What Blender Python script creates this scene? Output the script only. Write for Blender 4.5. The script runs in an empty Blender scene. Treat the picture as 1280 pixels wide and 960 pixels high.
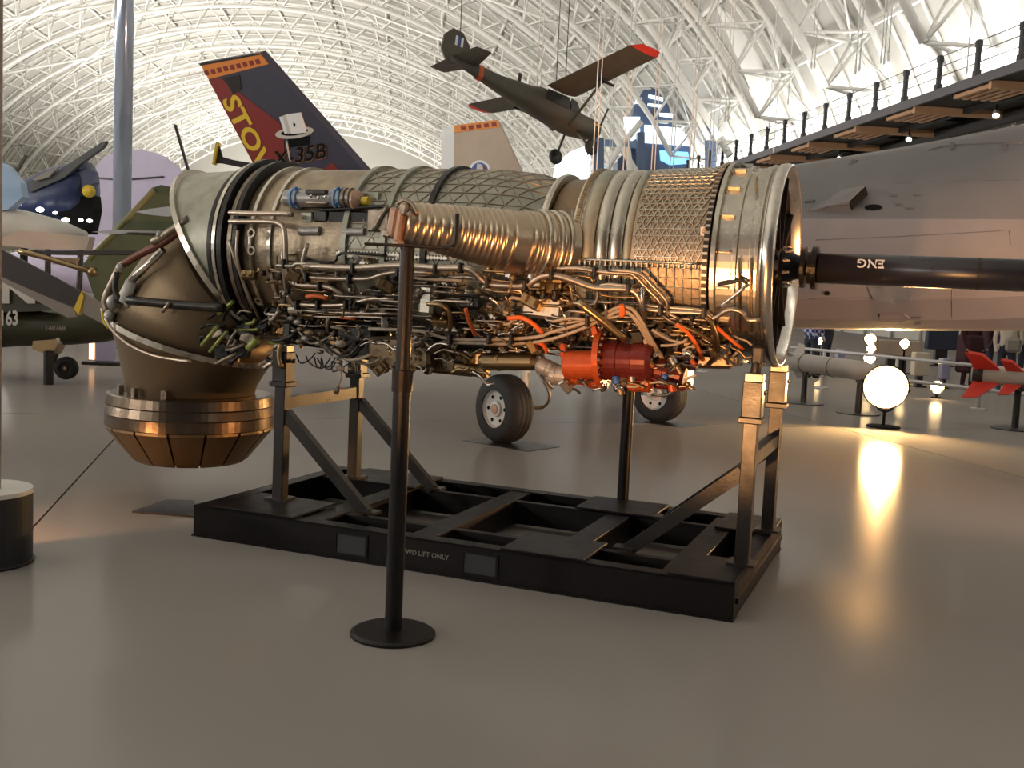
import bpy, math, random
from math import sin, cos, pi, radians
from mathutils import Vector as V, Matrix
rnd = random.Random(7)
SC = bpy.context.scene
COL = SC.collection
# ------------------------------------------------------------------ camera
FOC = 1322.4                       # focal length in pixels of the 1280x960 frame
CAM = V((0, 0, 1.7))
CR = V((0.9989, 0.0044, 0.0473)).normalized(); CF = V((0, 0.9957, -0.0925)).normalized(); CU = CR.cross(CF).normalized()
cd = bpy.data.cameras.new('camera'); cam = bpy.data.objects.new('camera', cd); COL.objects.link(cam)
cam.matrix_world = Matrix(((CR.x, CU.x, -CF.x, CAM.x), (CR.y, CU.y, -CF.y, CAM.y), (CR.z, CU.z, -CF.z, CAM.z), (0, 0, 0, 1)))
cd.sensor_width = 36; cd.lens = 36 * FOC / 1280; cd.clip_end = 500
SC.camera = cam
# ------------------------------------------------------------------ world, exposure
wd = bpy.data.worlds.new('world'); SC.world = wd; wd.use_nodes = True
wd.node_tree.nodes['Background'].inputs[0].default_value = (0.85, 0.9, 1.0, 1)
wd.node_tree.nodes['Background'].inputs[1].default_value = 0.06
SC.view_settings.view_transform = 'Standard'; SC.view_settings.look = 'None'
SC.view_settings.gamma = 1; SC.view_settings.use_curve_mapping = False
SC.view_settings.exposure = 0.0
# hall axes: u to the right, v along the vault
HU = V((0.9936, 0.113, 0)); HV = V((-0.113, 0.9936, 0))
def H(u, v, z=0): return HU * u + HV * v + V((0, 0, z))
UC, HW, HH = -14.0, 39.0, 31.0     # vault centre line, half width, height
def lightobj(name, kind, loc, aim, power, color, size=.1, size_y=None, angle=60, blend=.5, yax=None):
    l = bpy.data.lights.new(name, kind); l.energy = power; l.color = color
    if kind == 'AREA':
        l.size = size
        if size_y: l.shape = 'RECTANGLE'; l.size_y = size_y
    elif kind == 'SPOT': l.shadow_soft_size = size; l.spot_size = radians(angle); l.spot_blend = blend
    else: l.shadow_soft_size = size
    o = bpy.data.objects.new(name, l); COL.objects.link(o); o.location = loc
    d = (V(aim) - V(loc)).normalized(); o.rotation_euler = d.to_track_quat('-Z', 'Y').to_euler()
    if yax is not None:
        x = V(yax).cross(-d).normalized(); y = (-d).cross(x); o.rotation_euler = Matrix((x, y, -d)).transposed().to_euler()
    return o
# right uplights line the walkway; left row is added mid-hall to brighten the vault
UP_R, UP_L, WALL_W = 110, 4300, 620
for k in range(14):
    v = -18 + 16 * k
    lightobj('uplight', 'AREA', H(18.6, v, 10.8), H(-8, v, 31), UP_R, (1, .955, .88), 1.2, 6, yax=HV)
    lightobj('uplight', 'AREA', H(-28, v, 6), H(-15, v, 31), UP_L, (1, .955, .88), 1.2, 6, yax=HV)
    lightobj('wall_washer_and_fill', 'AREA', H(21.6, v + 8, 9.6), H(22.0, v + 8, 13), WALL_W, (1, .98, .93), .5, 15.5, yax=HV).data.spread = radians(105)
lightobj('wall_washer_and_fill', 'AREA', H(-14, 176, 3), H(-14, 206, 15), 9000, (1, .97, .9), 40, 3)  # added light that brightens the far wall, no fixture there
WARM = (1.0, .47, .17)
# ------------------------------------------------------------------ helpers
def ray(x, y): return CF + CR * ((x - 640) / FOC) + CU * ((480 - y) / FOC)
def on_floor(x, y, z=0.): d = ray(x, y); return CAM + d * ((z - 1.7) / d.z)
def at(x, y, depth): d = ray(x, y); return CAM + d * (depth / d.y)
def on_plane(x, y, o, n): d = ray(x, y); return CAM + d * ((o - CAM).dot(n) / d.dot(n))
class MB:
    def __init__(s): s.v = []; s.f = []; s.sm = []
    def add(s, vs, fs, smooth=False):
        b = len(s.v); s.v += [tuple(p) for p in vs]
        for f in fs: s.f.append(tuple(i + b for i in f)); s.sm.append(smooth)
        return s
    def box(s, c, d, M=None, bev=0.):
        c = V(c); hx, hy, hz = d[0] / 2, d[1] / 2, d[2] / 2
        if bev:
            b = min(bev, hx * .9, hy * .9, hz * .9); vs = []; 
            for sx in (-1, 1):
                for sy in (-1, 1):
                    for sz in (-1, 1):
                        vs += [(sx * hx, sy * (hy - b), sz * (hz - b)), (sx * (hx - b), sy * hy, sz * (hz - b)), (sx * (hx - b), sy * (hy - b), sz * hz)]
            I = lambda a, bb, cc, k: (a * 4 + bb * 2 + cc) * 3 + k
            fs = []
            for a in (0, 1):
                fs.append((I(a,0,0,0), I(a,0,1,0), I(a,1,1,0), I(a,1,0,0)) if not a else (I(a,0,0,0), I(a,1,0,0), I(a,1,1,0), I(a,0,1,0)))
                fs.append((I(0,a,0,1), I(1,a,0,1), I(1,a,1,1), I(0,a,1,1)) if not a else (I(0,a,0,1), I(0,a,1,1), I(1,a,1,1), I(1,a,0,1)))
                fs.append((I(0,0,a,2), I(0,1,a,2), I(1,1,a,2), I(1,0,a,2)) if not a else (I(0,0,a,2), I(1,0,a,2), I(1,1,a,2), I(0,1,a,2)))
                for b2 in (0, 1):
                    fs.append((I(a,b2,0,0), I(a,b2,0,1), I(a,b2,1,1), I(a,b2,1,0)))
                    fs.append((I(a,0,b2,0), I(a,0,b2,2), I(a,1,b2,2), I(a,1,b2,0)))
                    fs.append((I(0,a,b2,1), I(0,a,b2,2), I(1,a,b2,2), I(1,a,b2,1)))
                    for c2 in (0, 1): fs.append((I(a,b2,c2,0), I(a,b2,c2,1), I(a,b2,c2,2)))
        else:
            vs = [(x, y, z) for x in (-hx, hx) for y in (-hy, hy) for z in (-hz, hz)]
            fs = [(0, 1, 3, 2), (4, 6, 7, 5), (0, 4, 5, 1), (2, 3, 7, 6), (0, 2, 6, 4), (1, 5, 7, 3)]
        vs = [(M @ V(p) if M else V(p)) + c for p in vs]
        return s.add(vs, fs)
    def beam(s, a, b, w, h, up=(0, 0, 1)):          # square bar between two points
        a = V(a); b = V(b); d = (b - a); L = d.length; d.normalize(); up = V(up)
        if abs(d.dot(up)) > .98: up = V((1, 0, 0))
        x = d.cross(up).normalized(); y = x.cross(d).normalized()
        M = Matrix((d, x, y)).transposed()
        return s.box((a + b) / 2, (L, w, h), M)
    def tube(s, pts, r, n=8, smooth=3, cap=True, taper=None):
        P = [V(p) for p in pts]
        if smooth and len(P) > 2:
            Q = []; E = [P[0] * 2 - P[1]] + P + [P[-1] * 2 - P[-2]]
            for i in range(1, len(E) - 2):
                p0, p1, p2, p3 = E[i - 1:i + 3]
                for k in range(smooth):
                    t = k / smooth
                    Q.append(.5 * ((2 * p1) + (p2 - p0) * t + (2 * p0 - 5 * p1 + 4 * p2 - p3) * t * t + (3 * p1 - p0 - 3 * p2 + p3) * t ** 3))
            P = Q + [P[-1]]
        d = (P[1] - P[0]).normalized(); x = d.orthogonal().normalized(); vs = []; fs = []; m = len(P)
        for i, p in enumerate(P):
            d2 = (P[min(i + 1, m - 1)] - P[max(i - 1, 0)])
            d2 = d2.normalized() if d2.length > 1e-9 else d
            x = (x - d2 * x.dot(d2)); x = x.normalized() if x.length > 1e-6 else d2.orthogonal().normalized(); y = d2.cross(x); d = d2
            rr = r if taper is None else r * (1 + (taper - 1) * i / (m - 1))
            for k in range(n): a = 2 * pi * k / n; vs.append(p + x * (rr * cos(a)) + y * (rr * sin(a)))
        for i in range(m - 1):
            for k in range(n): fs.append((i * n + k, i * n + (k + 1) % n, (i + 1) * n + (k + 1) % n, (i + 1) * n + k))
        s.add(vs, fs, True)
        if cap:
            b = len(s.v) - len(vs)
            s.f += [tuple(range(b + n - 1, b - 1, -1)), tuple(range(b + (m - 1) * n, b + m * n))]; s.sm += [False, False]
        return s
    def lathe(s, prof, o, ax, n=24, smooth=False, x=None, arc=(0, 2 * pi)):   # prof: (distance along the axis, radius)
        o = V(o); ax = V(ax).normalized(); x = V(x) if x else ax.orthogonal().normalized(); y = ax.cross(x); vs = []; fs = []
        full = arc[1] - arc[0] > 6.28; m = n if full else n + 1
        for (h, r) in prof:
            for k in range(m):
                a = arc[0] + (arc[1] - arc[0]) * k / n; vs.append(o + ax * h + x * (r * cos(a)) + y * (r * sin(a)))
        for i in range(len(prof) - 1):
            for k in range(n):
                k2 = (k + 1) % m
                fs.append((i * m + k, i * m + k2, (i + 1) * m + k2, (i + 1) * m + k))
        return s.add(vs, fs, smooth)
    def loft(s, rings, smooth=True, cap=True):
        n = len(rings[0]); vs = [p for r in rings for p in r]; fs = []
        for i in range(len(rings) - 1):
            for k in range(n): fs.append((i * n + k, i * n + (k + 1) % n, (i + 1) * n + (k + 1) % n, (i + 1) * n + k))
        b = len(s.v); s.add(vs, fs, smooth)
        if cap: s.f += [tuple(range(b + n - 1, b - 1, -1)), tuple(range(b + (len(rings) - 1) * n, b + len(rings) * n))]; s.sm += [False, False]
        return s
    def prism(s, poly, off):                          # polygon pushed along off
        n = len(poly); off = V(off); vs = [V(p) for p in poly] + [V(p) + off for p in poly]
        fs = [tuple(range(n - 1, -1, -1)), tuple(range(n, 2 * n))] + [(k, (k + 1) % n, n + (k + 1) % n, n + k) for k in range(n)]
        return s.add(vs, fs)
    def ring(s, o, ax, R, r, n=32, m=8, x=None):
        prof = [(r * sin(2 * pi * k / m), R + r * cos(2 * pi * k / m)) for k in range(m + 1)]
        return s.lathe(prof, o, ax, n, True, x)
    def ball(s, o, r, n=10, sc=(1, 1, 1)):
        b = len(s.v); s.lathe([(-r * cos(pi * k / (n // 2)), max(r * sin(pi * k / (n // 2)), 1e-4)) for k in range(n // 2 + 1)], (0, 0, 0), (0, 0, 1), n, True)
        for i in range(b, len(s.v)): p = s.v[i]; s.v[i] = (p[0] * sc[0] + o[0], p[1] * sc[1] + o[1], p[2] * sc[2] + o[2])
        return s
    def mesh(s, name, mats, off=None, M=None):
        me = bpy.data.meshes.new(name); vs = s.v
        if off is not None: vs = [(p[0] - off[0], p[1] - off[1], p[2] - off[2]) for p in vs]
        me.from_pydata(vs, [], s.f); me.polygons.foreach_set('use_smooth', s.sm)
        for m in (mats if isinstance(mats, (list, tuple)) else [mats]): me.materials.append(m)
        me.validate(); me.update(); return me
    def build(s, name, m, parent=None, off=None, **kw):
        return link(name, s.mesh(name, m, off), parent, **kw)
def link(name, me, parent=None, **kw):
    o = bpy.data.objects.new(name, me); COL.objects.link(o)
    if parent is not None: o.parent = parent
    for k, v in kw.items(): o[k] = v
    return o
def thing(name, label, cat, loc=(0, 0, 0), rz=0., group=None):
    o = bpy.data.objects.new(name, None); COL.objects.link(o); o.empty_display_size = .1
    o.location = loc; o.rotation_euler = (0, 0, rz); o['label'] = label; o['category'] = cat
    if group: o['group'] = group
    return o
def tag(o, label, cat, group=None):
    o['label'] = label; o['category'] = cat
    if group: o['group'] = group
    return o
def dup(root, loc=None, rz=None, label=None):
    r = root.copy(); COL.objects.link(r)
    if loc is not None: r.location = loc
    if rz is not None: r.rotation_euler = (0, 0, rz)
    if label: r['label'] = label
    for ch in root.children:
        c = ch.copy(); COL.objects.link(c); c.parent = r
        for g in ch.children:
            d = g.copy(); COL.objects.link(d); d.parent = c
    return r
def text_mesh(body, size, place, depth=.004, bold=0., shear=0., sx=1.):
    """flat lettering; place maps (x, y, h) of the text plane to a 3D point"""
    cu = bpy.data.curves.new('lettering', 'FONT'); cu.body = body; cu.size = size; cu.offset = bold; cu.shear = shear; cu.align_x = 'CENTER'; cu.align_y = 'CENTER'
    cu.resolution_u = 3
    o = bpy.data.objects.new('lettering', cu); COL.objects.link(o)
    bpy.context.view_layer.update()
    me = bpy.data.meshes.new_from_object(o.evaluated_get(bpy.context.evaluated_depsgraph_get()))
    bpy.data.objects.remove(o)
    mb = MB(); n = len(me.vertices)
    mb.add([place(v.co.x * sx, v.co.y, depth) for v in me.vertices], [tuple(p.vertices) for p in me.polygons])
    return mb
def mat(name, col, metal=0., rough=.5, var=0., scale=8., bump=0., bscale=60., rv=.1, col2=None, emit=0., spec=.5, aniso=0., detail=6.):
    m = bpy.data.materials.new(name); m.use_nodes = True; nt = m.node_tree; N = nt.nodes; L = nt.links; b = N['Principled BSDF']
    b.inputs['Base Color'].default_value = (*col, 1); b.inputs['Metallic'].default_value = metal; b.inputs['Roughness'].default_value = rough
    b.inputs['Specular IOR Level'].default_value = spec
    if emit: b.inputs['Emission Color'].default_value = (*col, 1); b.inputs['Emission Strength'].default_value = emit
    tc = N.new('ShaderNodeTexCoord')
    if var or col2:
        c2 = col2 or tuple(max(0, c * (1 - var)) for c in col)
        nz = N.new('ShaderNodeTexNoise'); nz.inputs['Scale'].default_value = scale; nz.inputs['Detail'].default_value = detail; L.new(tc.outputs['Object'], nz.inputs['Vector'])
        rp = N.new('ShaderNodeValToRGB'); rp.color_ramp.elements[0].position = .30; rp.color_ramp.elements[1].position = .70
        rp.color_ramp.elements[0].color = (*col, 1); rp.color_ramp.elements[1].color = (*c2, 1)
        L.new(nz.outputs['Fac'], rp.inputs['Fac']); L.new(rp.outputs['Color'], b.inputs['Base Color'])
        mr = N.new('ShaderNodeMapRange'); mr.inputs[3].default_value = max(.02, rough - rv); mr.inputs[4].default_value = min(1, rough + rv)
        L.new(nz.outputs['Fac'], mr.inputs[0]); L.new(mr.outputs[0], b.inputs['Roughness'])
    if bump:
        nb = N.new('ShaderNodeTexNoise'); nb.inputs['Scale'].default_value = bscale; nb.inputs['Detail'].default_value = 4; L.new(tc.outputs['Object'], nb.inputs['Vector'])
        bp = N.new('ShaderNodeBump'); bp.inputs['Strength'].default_value = bump; bp.inputs['Distance'].default_value = .01
        L.new(nb.outputs['Fac'], bp.inputs['Height']); L.new(bp.outputs['Normal'], b.inputs['Normal'])
    return m
M = dict(
    vault=mat('vault_sheet', (.53, .515, .475), 0, .6, .12, .15), truss=mat('white_pipe', (.88, .87, .83), 0, .45),
    floor=mat('polished_concrete', (.315, .288, .268), 0, .15, .12, .25, 0, 3., detail=2., spec=.09, rv=.02), joint=mat('joint', (.08, .075, .065), 0, .8),
    black=mat('black_paint', (.010, .008, .008), 0, .34, .3, 14, .15, 90, spec=.3), blackp=mat('black_steel', (.011, .008, .008), 0, .4, .3, 10, .1, 120, spec=.22),
    leg=mat('dark_brown_paint', (.024, .017, .014), 0, .32, .3, 12, .1, 90),
    ti=mat('brushed_titanium', (.62, .57, .48), 1, .29, .2, 9, .015, 12), steel=mat('bright_steel', (.76, .70, .62), 1, .24, .2, 20),
    satin=mat('satin_metal', (.60, .55, .46), 1, .42, .28, 12, .2, 50), dull=mat('dull_metal', (.38, .31, .24), 1, .46, .4, 14, .25, 60),
    bronze=mat('bronze_duct', (.60, .47, .34), 1, .30, .15, 5, .015, 12, rv=.04), burnt=mat('heat_stained_metal', (.23, .165, .10), .8, .50, 0, 5, .2, 30, (.12, .085, .055)),
    noz=mat('nozzle_metal', (.17, .125, .09), 1, .30, 0, 5, .1, 30, (.25, .17, .11)), petal=mat('petal_metal', (.19, .13, .07), .8, .42, 0, 4, .1, 30, (.11, .075, .05)),
    green=mat('grey_green_casing', (.42, .41, .33), .55, .45, .25, 10, .1, 40), dark=mat('dark_metal', (.05, .045, .042), .6, .42, .3, 20),
    rust=mat('red_brown_rod', (.22, .075, .05), .3, .45, .3, 20), orange=mat('orange_hose', (.85, .16, .03), 0, .4), redor=mat('orange_red_housing', (.52, .09, .02), .25, .33, .25, 25),
    dkred=mat('dark_red_housing', (.17, .025, .02), .3, .28, .3, 25), beige=mat('beige_harness', (.50, .40, .30), 0, .5, .3, 30), brass=mat('brass', (.42, .29, .15), 1, .34, .2, 12),
    foil=mat('silver_wrap', (.46, .43, .40), .5, .4, .2, 40, .3, 80), blue=mat('blue_cap', (.03, .12, .42), 0, .4), yellow=mat('yellow_cap', (.75, .55, .03), 0, .4),
    peach=mat('peach_fitting', (.50, .31, .21), .2, .4), tub=mat('tube_steel', (.56, .46, .37), 1, .36, .1, 6), grn=mat('green_tube', (.35, .38, .10), .3, .4),
    tire=mat('tyre_rubber', (.018, .016, .015), 0, .7, .3, 20), rim=mat('wheel_paint', (.62, .60, .57), 0, .4, .1, 15),
    jet=mat('grey_aircraft_paint', (.155, .143, .143), 0, .42, .12, 2.), jetd=mat('dark_aircraft_panel', (.10, .095, .095), 0, .5),
    finblue=mat('dark_blue_grey_paint', (.045, .045, .075), 0, .45, .15, 3), finred=mat('dark_red_paint', (.22, .02, .018), 0, .45), strip=mat('orange_reflection', (1.0, .55, .25), 0, .3, emit=5), casing=mat('brown_casing', (.44, .35, .25), .9, .45, .35, 9, .3, 40), edgeor=mat('dim_orange_paint', (.30, .12, .04), 0, .5), shaftm=mat('blue_black_paint', (.022, .021, .030), 0, .3, .2, 8), edgeg=mat('olive_edge', (.20, .19, .075), 0, .45), wingd=mat('dark_grey_wing', (.075, .08, .08), 0, .45, .15, 3), doorg=mat('pale_grey_panel', (.13, .13, .137), 0, .45), doort=mat('warm_grey_panel', (.175, .155, .145), 0, .45), pocket=mat('dark_grey_cover', (.035, .033, .036), 0, .6), finyel=mat('yellow_paint', (.72, .50, .03), 0, .45),
    finor=mat('orange_paint', (.72, .24, .04), 0, .45), white=mat('white_paint', (.80, .80, .80), 0, .45), blackm=mat('matt_black', (.008, .008, .008), 0, .7, spec=.06),
    tan=mat('tan_paint_and_lit_grey', (.52, .40, .31), 0, .45, .1, 3), emb=mat('emblem_blue', (.05, .10, .35), 0, .4),
    olive=mat('olive_drab', (.078, .066, .048), 0, .5, .2, 3), oliveg=mat('olive_green', (.085, .095, .03), 0, .42, .25, 3), olived=mat('dark_olive', (.045, .045, .022), 0, .5, .2, 3),
    bladeb=mat('dark_brown_blade', (.035, .022, .022), 0, .42, .2, 6), greyb=mat('grey_blade_edge', (.25, .22, .19), 0, .45),
    glassd=mat('dark_glass', (.03, .035, .04), 0, .08), chrome=mat('polished_column', (.58, .68, .88), .65, .13), redp=mat('red_paint', (.75, .05, .03), 0, .45),  # column tint puts reflected blue light into the metal colour
    lav=mat('blue_lit_white_paint', (.60, .54, .72), 0, .5, .06, 2), navy=mat('navy_paint', (.02, .035, .11), 0, .4, .2, 3), lblue=mat('light_blue_paint', (.28, .42, .62), 0, .4),  # the lavender puts blue light into the colour of a white tail
    ltg=mat('light_grey_paint', (.60, .58, .53), 0, .45, .15, 2), deck=mat('walkway_steel', (.09, .085, .10), .2, .45), joist=mat('warm_lit_underside', (.62, .35, .19), 0, .6),  # joist orange has warm light from below put into it
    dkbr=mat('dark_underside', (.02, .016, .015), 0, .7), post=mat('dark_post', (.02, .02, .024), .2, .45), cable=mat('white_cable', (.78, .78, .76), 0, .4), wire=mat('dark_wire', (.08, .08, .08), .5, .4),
    bglass=mat('blue_cladding', (.10, .14, .24), .2, .35), win=mat('lit_window_or_wall', (.80, .92, 1.0), 0, .3, emit=1.6), bwin=mat('blue_lit_window', (.25, .62, 1.0), 0, .3, emit=1.3),
    lamp=mat('lamp_lens', (1.0, .60, .22), 0, .3, emit=300), lamps=mat('small_lamp_lens', (1.0, .66, .3), 0, .3, emit=60), spotw=mat('white_lamp_lens', (1, .93, .8), 0, .3, emit=10),
    grey=mat('grey_rail', (.55, .53, .54), .4, .4), stone=mat('grey_missile', (.46, .42, .38), 0, .45, .1, 6),
    skin=mat('skin', (.48, .28, .20), 0, .5), denim=mat('dark_denim', (.03, .035, .06), 0, .8), maroon=mat('dark_maroon_cloth', (.05, .012, .018), 0, .8), purple=mat('purple_cloth', (.14, .03, .22), 0, .7),
    hair=mat('brown_hair', (.06, .035, .02), 0, .6), creamc=mat('cream_cloth', (.60, .52, .42), 0, .8), orangec=mat('orange_cloth', (.65, .17, .08), 0, .8), lav2=mat('pale_blue_panel', (.32, .32, .48), 0, .5),
)
def concrete():                                                             # sealed floor: diffuse concrete under a thin even gloss
    m = M['floor']; nt = m.node_tree; N = nt.nodes; L = nt.links; b = N['Principled BSDF']; b.inputs['Specular IOR Level'].default_value = 0; b.inputs['Roughness'].default_value = .9
    for l in list(b.inputs['Roughness'].links): L.remove(l)
    g = N.new('ShaderNodeBsdfGlossy'); g.inputs['Roughness'].default_value = .15; lw = N.new('ShaderNodeLayerWeight'); lw.inputs[0].default_value = .5
    mr = N.new('ShaderNodeMapRange'); mr.inputs[1].default_value = .3; mr.inputs[2].default_value = 1.; mr.inputs[3].default_value = .025; mr.inputs[4].default_value = .115; L.new(lw.outputs['Facing'], mr.inputs[0])
    mx = N.new('ShaderNodeMixShader'); L.new(mr.outputs[0], mx.inputs[0]); L.new(b.outputs[0], mx.inputs[1]); L.new(g.outputs[0], mx.inputs[2]); L.new(mx.outputs[0], N['Material Output'].inputs['Surface'])
concrete()
def plaid():
    m = mat('blue_plaid', (.1, .12, .4), 0, .8); nt = m.node_tree; b = nt.nodes['Principled BSDF']; tc = nt.nodes['Texture Coordinate']
    ck = nt.nodes.new('ShaderNodeTexChecker'); ck.inputs['Scale'].default_value = 14; ck.inputs[1].default_value = (.55, .57, .75, 1); ck.inputs[2].default_value = (.04, .05, .25, 1)
    nt.links.new(tc.outputs['Object'], ck.inputs[0]); nt.links.new(ck.outputs[0], b.inputs['Base Color']); return m
M['plaid'] = plaid()
# ------------------------------------------------------------------ floor and vault
mb = MB(); cs = [H(-53, -32), H(26, -32), H(26, 206), H(-53, 206)]
mb.prism([c + V((0, 0, -.12)) for c in cs], (0, 0, .06)); FLOOR = mb.build('floor', M['joint'], kind='structure')
e1 = V((.973, .23, 0)).normalized(); e2 = V((-.23, .973, 0)).normalized(); so = V((-3.07, 6.8, 0)) - e2 * 6.5
sm_ = MB(); sm_.prism([V((-4.492, -5.992, -.06)), V((4.492, -5.992, -.06)), V((4.492, 5.992, -.06)), V((-4.492, 5.992, -.06))], (0, 0, .06)); slab_me = sm_.mesh('slab', M['floor'])
yaw_s = math.atan2(e1.y, e1.x); far_ = MB(); cells = []
for i in range(-7, 7):
    for j in range(-4, 19):
        c = so + e1 * (4.5 + 9 * i) + e2 * (6 + 12 * j); u, v = c.dot(HU), c.dot(HV)
        if -56 < u < 28 and -35 < v < 210: cells.append((c.length, c))
cells.sort(key=lambda t: t[0])
for k, (d, c) in enumerate(cells[:280]):
    o = link('slab', slab_me, FLOOR); o.location = c; o.rotation_euler = (0, 0, yaw_s)

mb = MB(); NA = 60; vv = [-32 + 238 * k / 40 for k in range(41)]
def arc_pt(th, off, v): return H(UC + (HW - off) * cos(th), v, (HH - off) * sin(th))
vs = [arc_pt(pi * k / NA, 0, v) for v in vv for k in range(NA + 1)]
fs = [(i * (NA + 1) + k, i * (NA + 1) + k + 1, (i + 1) * (NA + 1) + k + 1, (i + 1) * (NA + 1) + k) for i in range(40) for k in range(NA)]
mb.add(vs, fs, True); CEIL = mb.build('ceiling', M['vault'], kind='structure')
mb = MB(); pol = [arc_pt(pi * k / 40, 0, 206) for k in range(41)]; mb.prism(pol, HV * .4)
mb.build('wall_far', M['vault'], kind='structure')
# purlins along the vault, thin ribs across it
for k in range(3, 58, 3):
    th = pi * k / NA; m = MB(); m.tube([arc_pt(th, .25, -32), arc_pt(th, .25, 206)], .13, 6, 0); m.build('purlin', M['truss'], CEIL)
rib = MB(); rib.tube([arc_pt(pi * k / NA, .12, 0) for k in range(NA + 1)], .09, 5, 0); rib_me = rib.mesh('roof_rib', M['truss'])
for k in range(78):
    o = link('roof_rib', rib_me, CEIL); o.location = HV * (-30 + 3 * k)
# arched trusses: two outer chords, one inner chord, webs
np_ = 34; ch = MB(); wb = MB()
A = [[arc_pt(pi * k / np_, .5, s * 1.1) for k in range(4, np_ + 1)] for s in (-1, 1)]; B = [arc_pt(pi * (k + .5) / np_, 3.0, 0) for k in range(4, np_)]
for a in A: ch.tube(a, .15, 7, 0)
ch.tube(B + [arc_pt(pi - .01, 2.2, 0)], .19, 7, 0)
for k in range(np_ - 4):
    for s in (0, 1): wb.tube([A[s][k], B[k]], .085, 5, 0); wb.tube([B[k], A[s][k + 1]], .085, 5, 0)
    wb.tube([A[0][k], A[1][k]], .08, 5, 0); wb.tube([A[k % 2][k], A[1 - k % 2][k + 1]], .06, 5, 0)
ch_me = ch.mesh('truss_chord', M['truss']); wb_me = wb.mesh('truss_web', M['truss'])
for k in range(25):
    r = link('roof_truss', ch_me, CEIL); r.location = HV * (-16 + 9 * k)
    w = link('truss_web', wb_me, r); w['kind'] = 'stuff'
# large diagonal roof braces between trusses
m = MB()
br = MB()
for k in range(0, 24, 2):
    for (a, b) in ((.22, .42), (.42, .22), (.58, .78), (.78, .58)):
        br = MB(); br.tube([arc_pt(pi * a, 1.6, -16 + 9 * k), arc_pt(pi * b, 1.6, -16 + 9 * k + 18)], .11, 6, 0); br.build('roof_brace', M['truss'], CEIL)
for (p, q, r) in ((H(13.5, 61, 28), H(22.3, 60, 10.2), .75), (H(16.5, 38, 26), H(22.4, 37.2, 10.2), .7), (H(18.6, 49, 21), H(22.3, 41.5, 10.1), .27), (H(9, 70, 28.5), H(19.4, 62, 10), .22), (H(17.5, 85, 22), H(22.3, 84, 9.6), .6), (H(12, 52, 29), H(20.5, 57, 14.5), .3)):
    m = MB(); m.tube([p, q], r, 16, 0); m.lathe([(-.25, r), (-.25, r * 1.25), (.0, r * 1.25), (.0, r)], q + (p - q).normalized() * 1.2, p - q, 16); m.build('roof_strut', M['truss'], CEIL)
# ------------------------------------------------------------------ raised walkway on the right
WK = thing('raised_walkway', 'long dark raised walkway with post railing along the right wall above the grey fuselage', 'walkway', H(19, 32, 9.1))
wo = WK.location
def wk(mb, name, m, par=None, **kw): return mb.build(name, M[m], par or WK, wo if not par else None, **kw)
v0, v1 = 8, 71
m = MB(); m.prism([H(19, v0, 9.1), H(19.12, v0, 9.1), H(19.12, v0, 9.42), H(19, v0, 9.42)], HV * (v1 - v0)); wk(m, 'fascia_beam', 'deck')
m = MB(); m.prism([H(19.12, v0, 9.3), H(22.9, v0, 9.3), H(22.9, v0, 9.42), H(19.12, v0, 9.42)], HV * (v1 - v0)); wk(m, 'deck_plate', 'deck')
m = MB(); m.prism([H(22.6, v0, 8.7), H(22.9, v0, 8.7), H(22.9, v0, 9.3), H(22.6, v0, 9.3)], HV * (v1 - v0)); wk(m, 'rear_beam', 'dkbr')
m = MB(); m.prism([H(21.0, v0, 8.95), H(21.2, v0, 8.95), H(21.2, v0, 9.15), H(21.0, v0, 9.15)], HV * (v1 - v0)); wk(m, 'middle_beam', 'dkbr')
pm = MB(); pm.box((0, 0, .6), (.13, .16, 1.2)); pm.box((0, 0, .1), (.2, .22, .2)); pm.box((0, 0, 1.08), (.17, .2, .22)); post_me = pm.mesh('railing_post', M['post'])
k = 0; v = 21.7
while v < 70.5:
    o = link('railing_post', post_me, WK); o.location = H(19.1, v, 9.42) - wo; o.rotation_euler = (0, 0, .113); v += 2.55
for z in (.45, .8, 1.15):
    m = MB(); m.tube([H(19.1, v0, 9.42 + z), H(19.1, v1, 9.42 + z)], .018, 5, 0); wk(m, 'rail_wire', 'wire')
v = 18.0
while v < 65:
    m = MB(); m.prism([H(19.1, v, 8.86), H(22.7, v, 8.86), H(22.7, v, 9.3), H(19.1, v, 9.3)], HV * .16); wk(m, 'cross_beam', 'joist')
    for q in range(5):
        m = MB(); uq = 19.3 + q * .34; m.prism([H(uq, v + .16, 8.98), H(uq + .17, v + .16, 8.98), H(uq + .17, v + .16, 9.12), H(uq, v + .16, 9.12)], HV * 2.6); wk(m, 'joist', 'joist')
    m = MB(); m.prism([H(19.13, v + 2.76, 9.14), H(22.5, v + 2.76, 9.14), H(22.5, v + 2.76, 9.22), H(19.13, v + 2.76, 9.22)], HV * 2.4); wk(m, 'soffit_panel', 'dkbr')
    v += 5.16
for k, v in enumerate((36.5, 43.0, 50.0)):
    t = thing('spotlight', ('small lit spotlight under the walkway, nearest of the three above the grey fuselage', 'small lit spotlight under the walkway, middle of the three above the grey fuselage', 'small dim spotlight under the walkway, farthest of the three by the engine rim')[k], 'spotlight', H(21.1, v, 8.95))
    m = MB(); m.tube([(0, 0, 0), (0, 0, -.22)], .03, 6, 0); m.build('stem', M['blackm'], t)
    m = MB(); m.lathe([(-.28, .001), (-.28, .07), (-.1, .12), (.05, .14), (.05, .12), (.0, .11)], (0, 0, -.36), (-.3, -.6, -.7), 12); m.build('lamp_can', M['ltg'], t)
    m = MB(); m.lathe([(0, .115), (.03, .001)], (0, 0, -.36), (-.3, -.6, -.7), 12); m.build('lens', M['spotw'], t)
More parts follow.
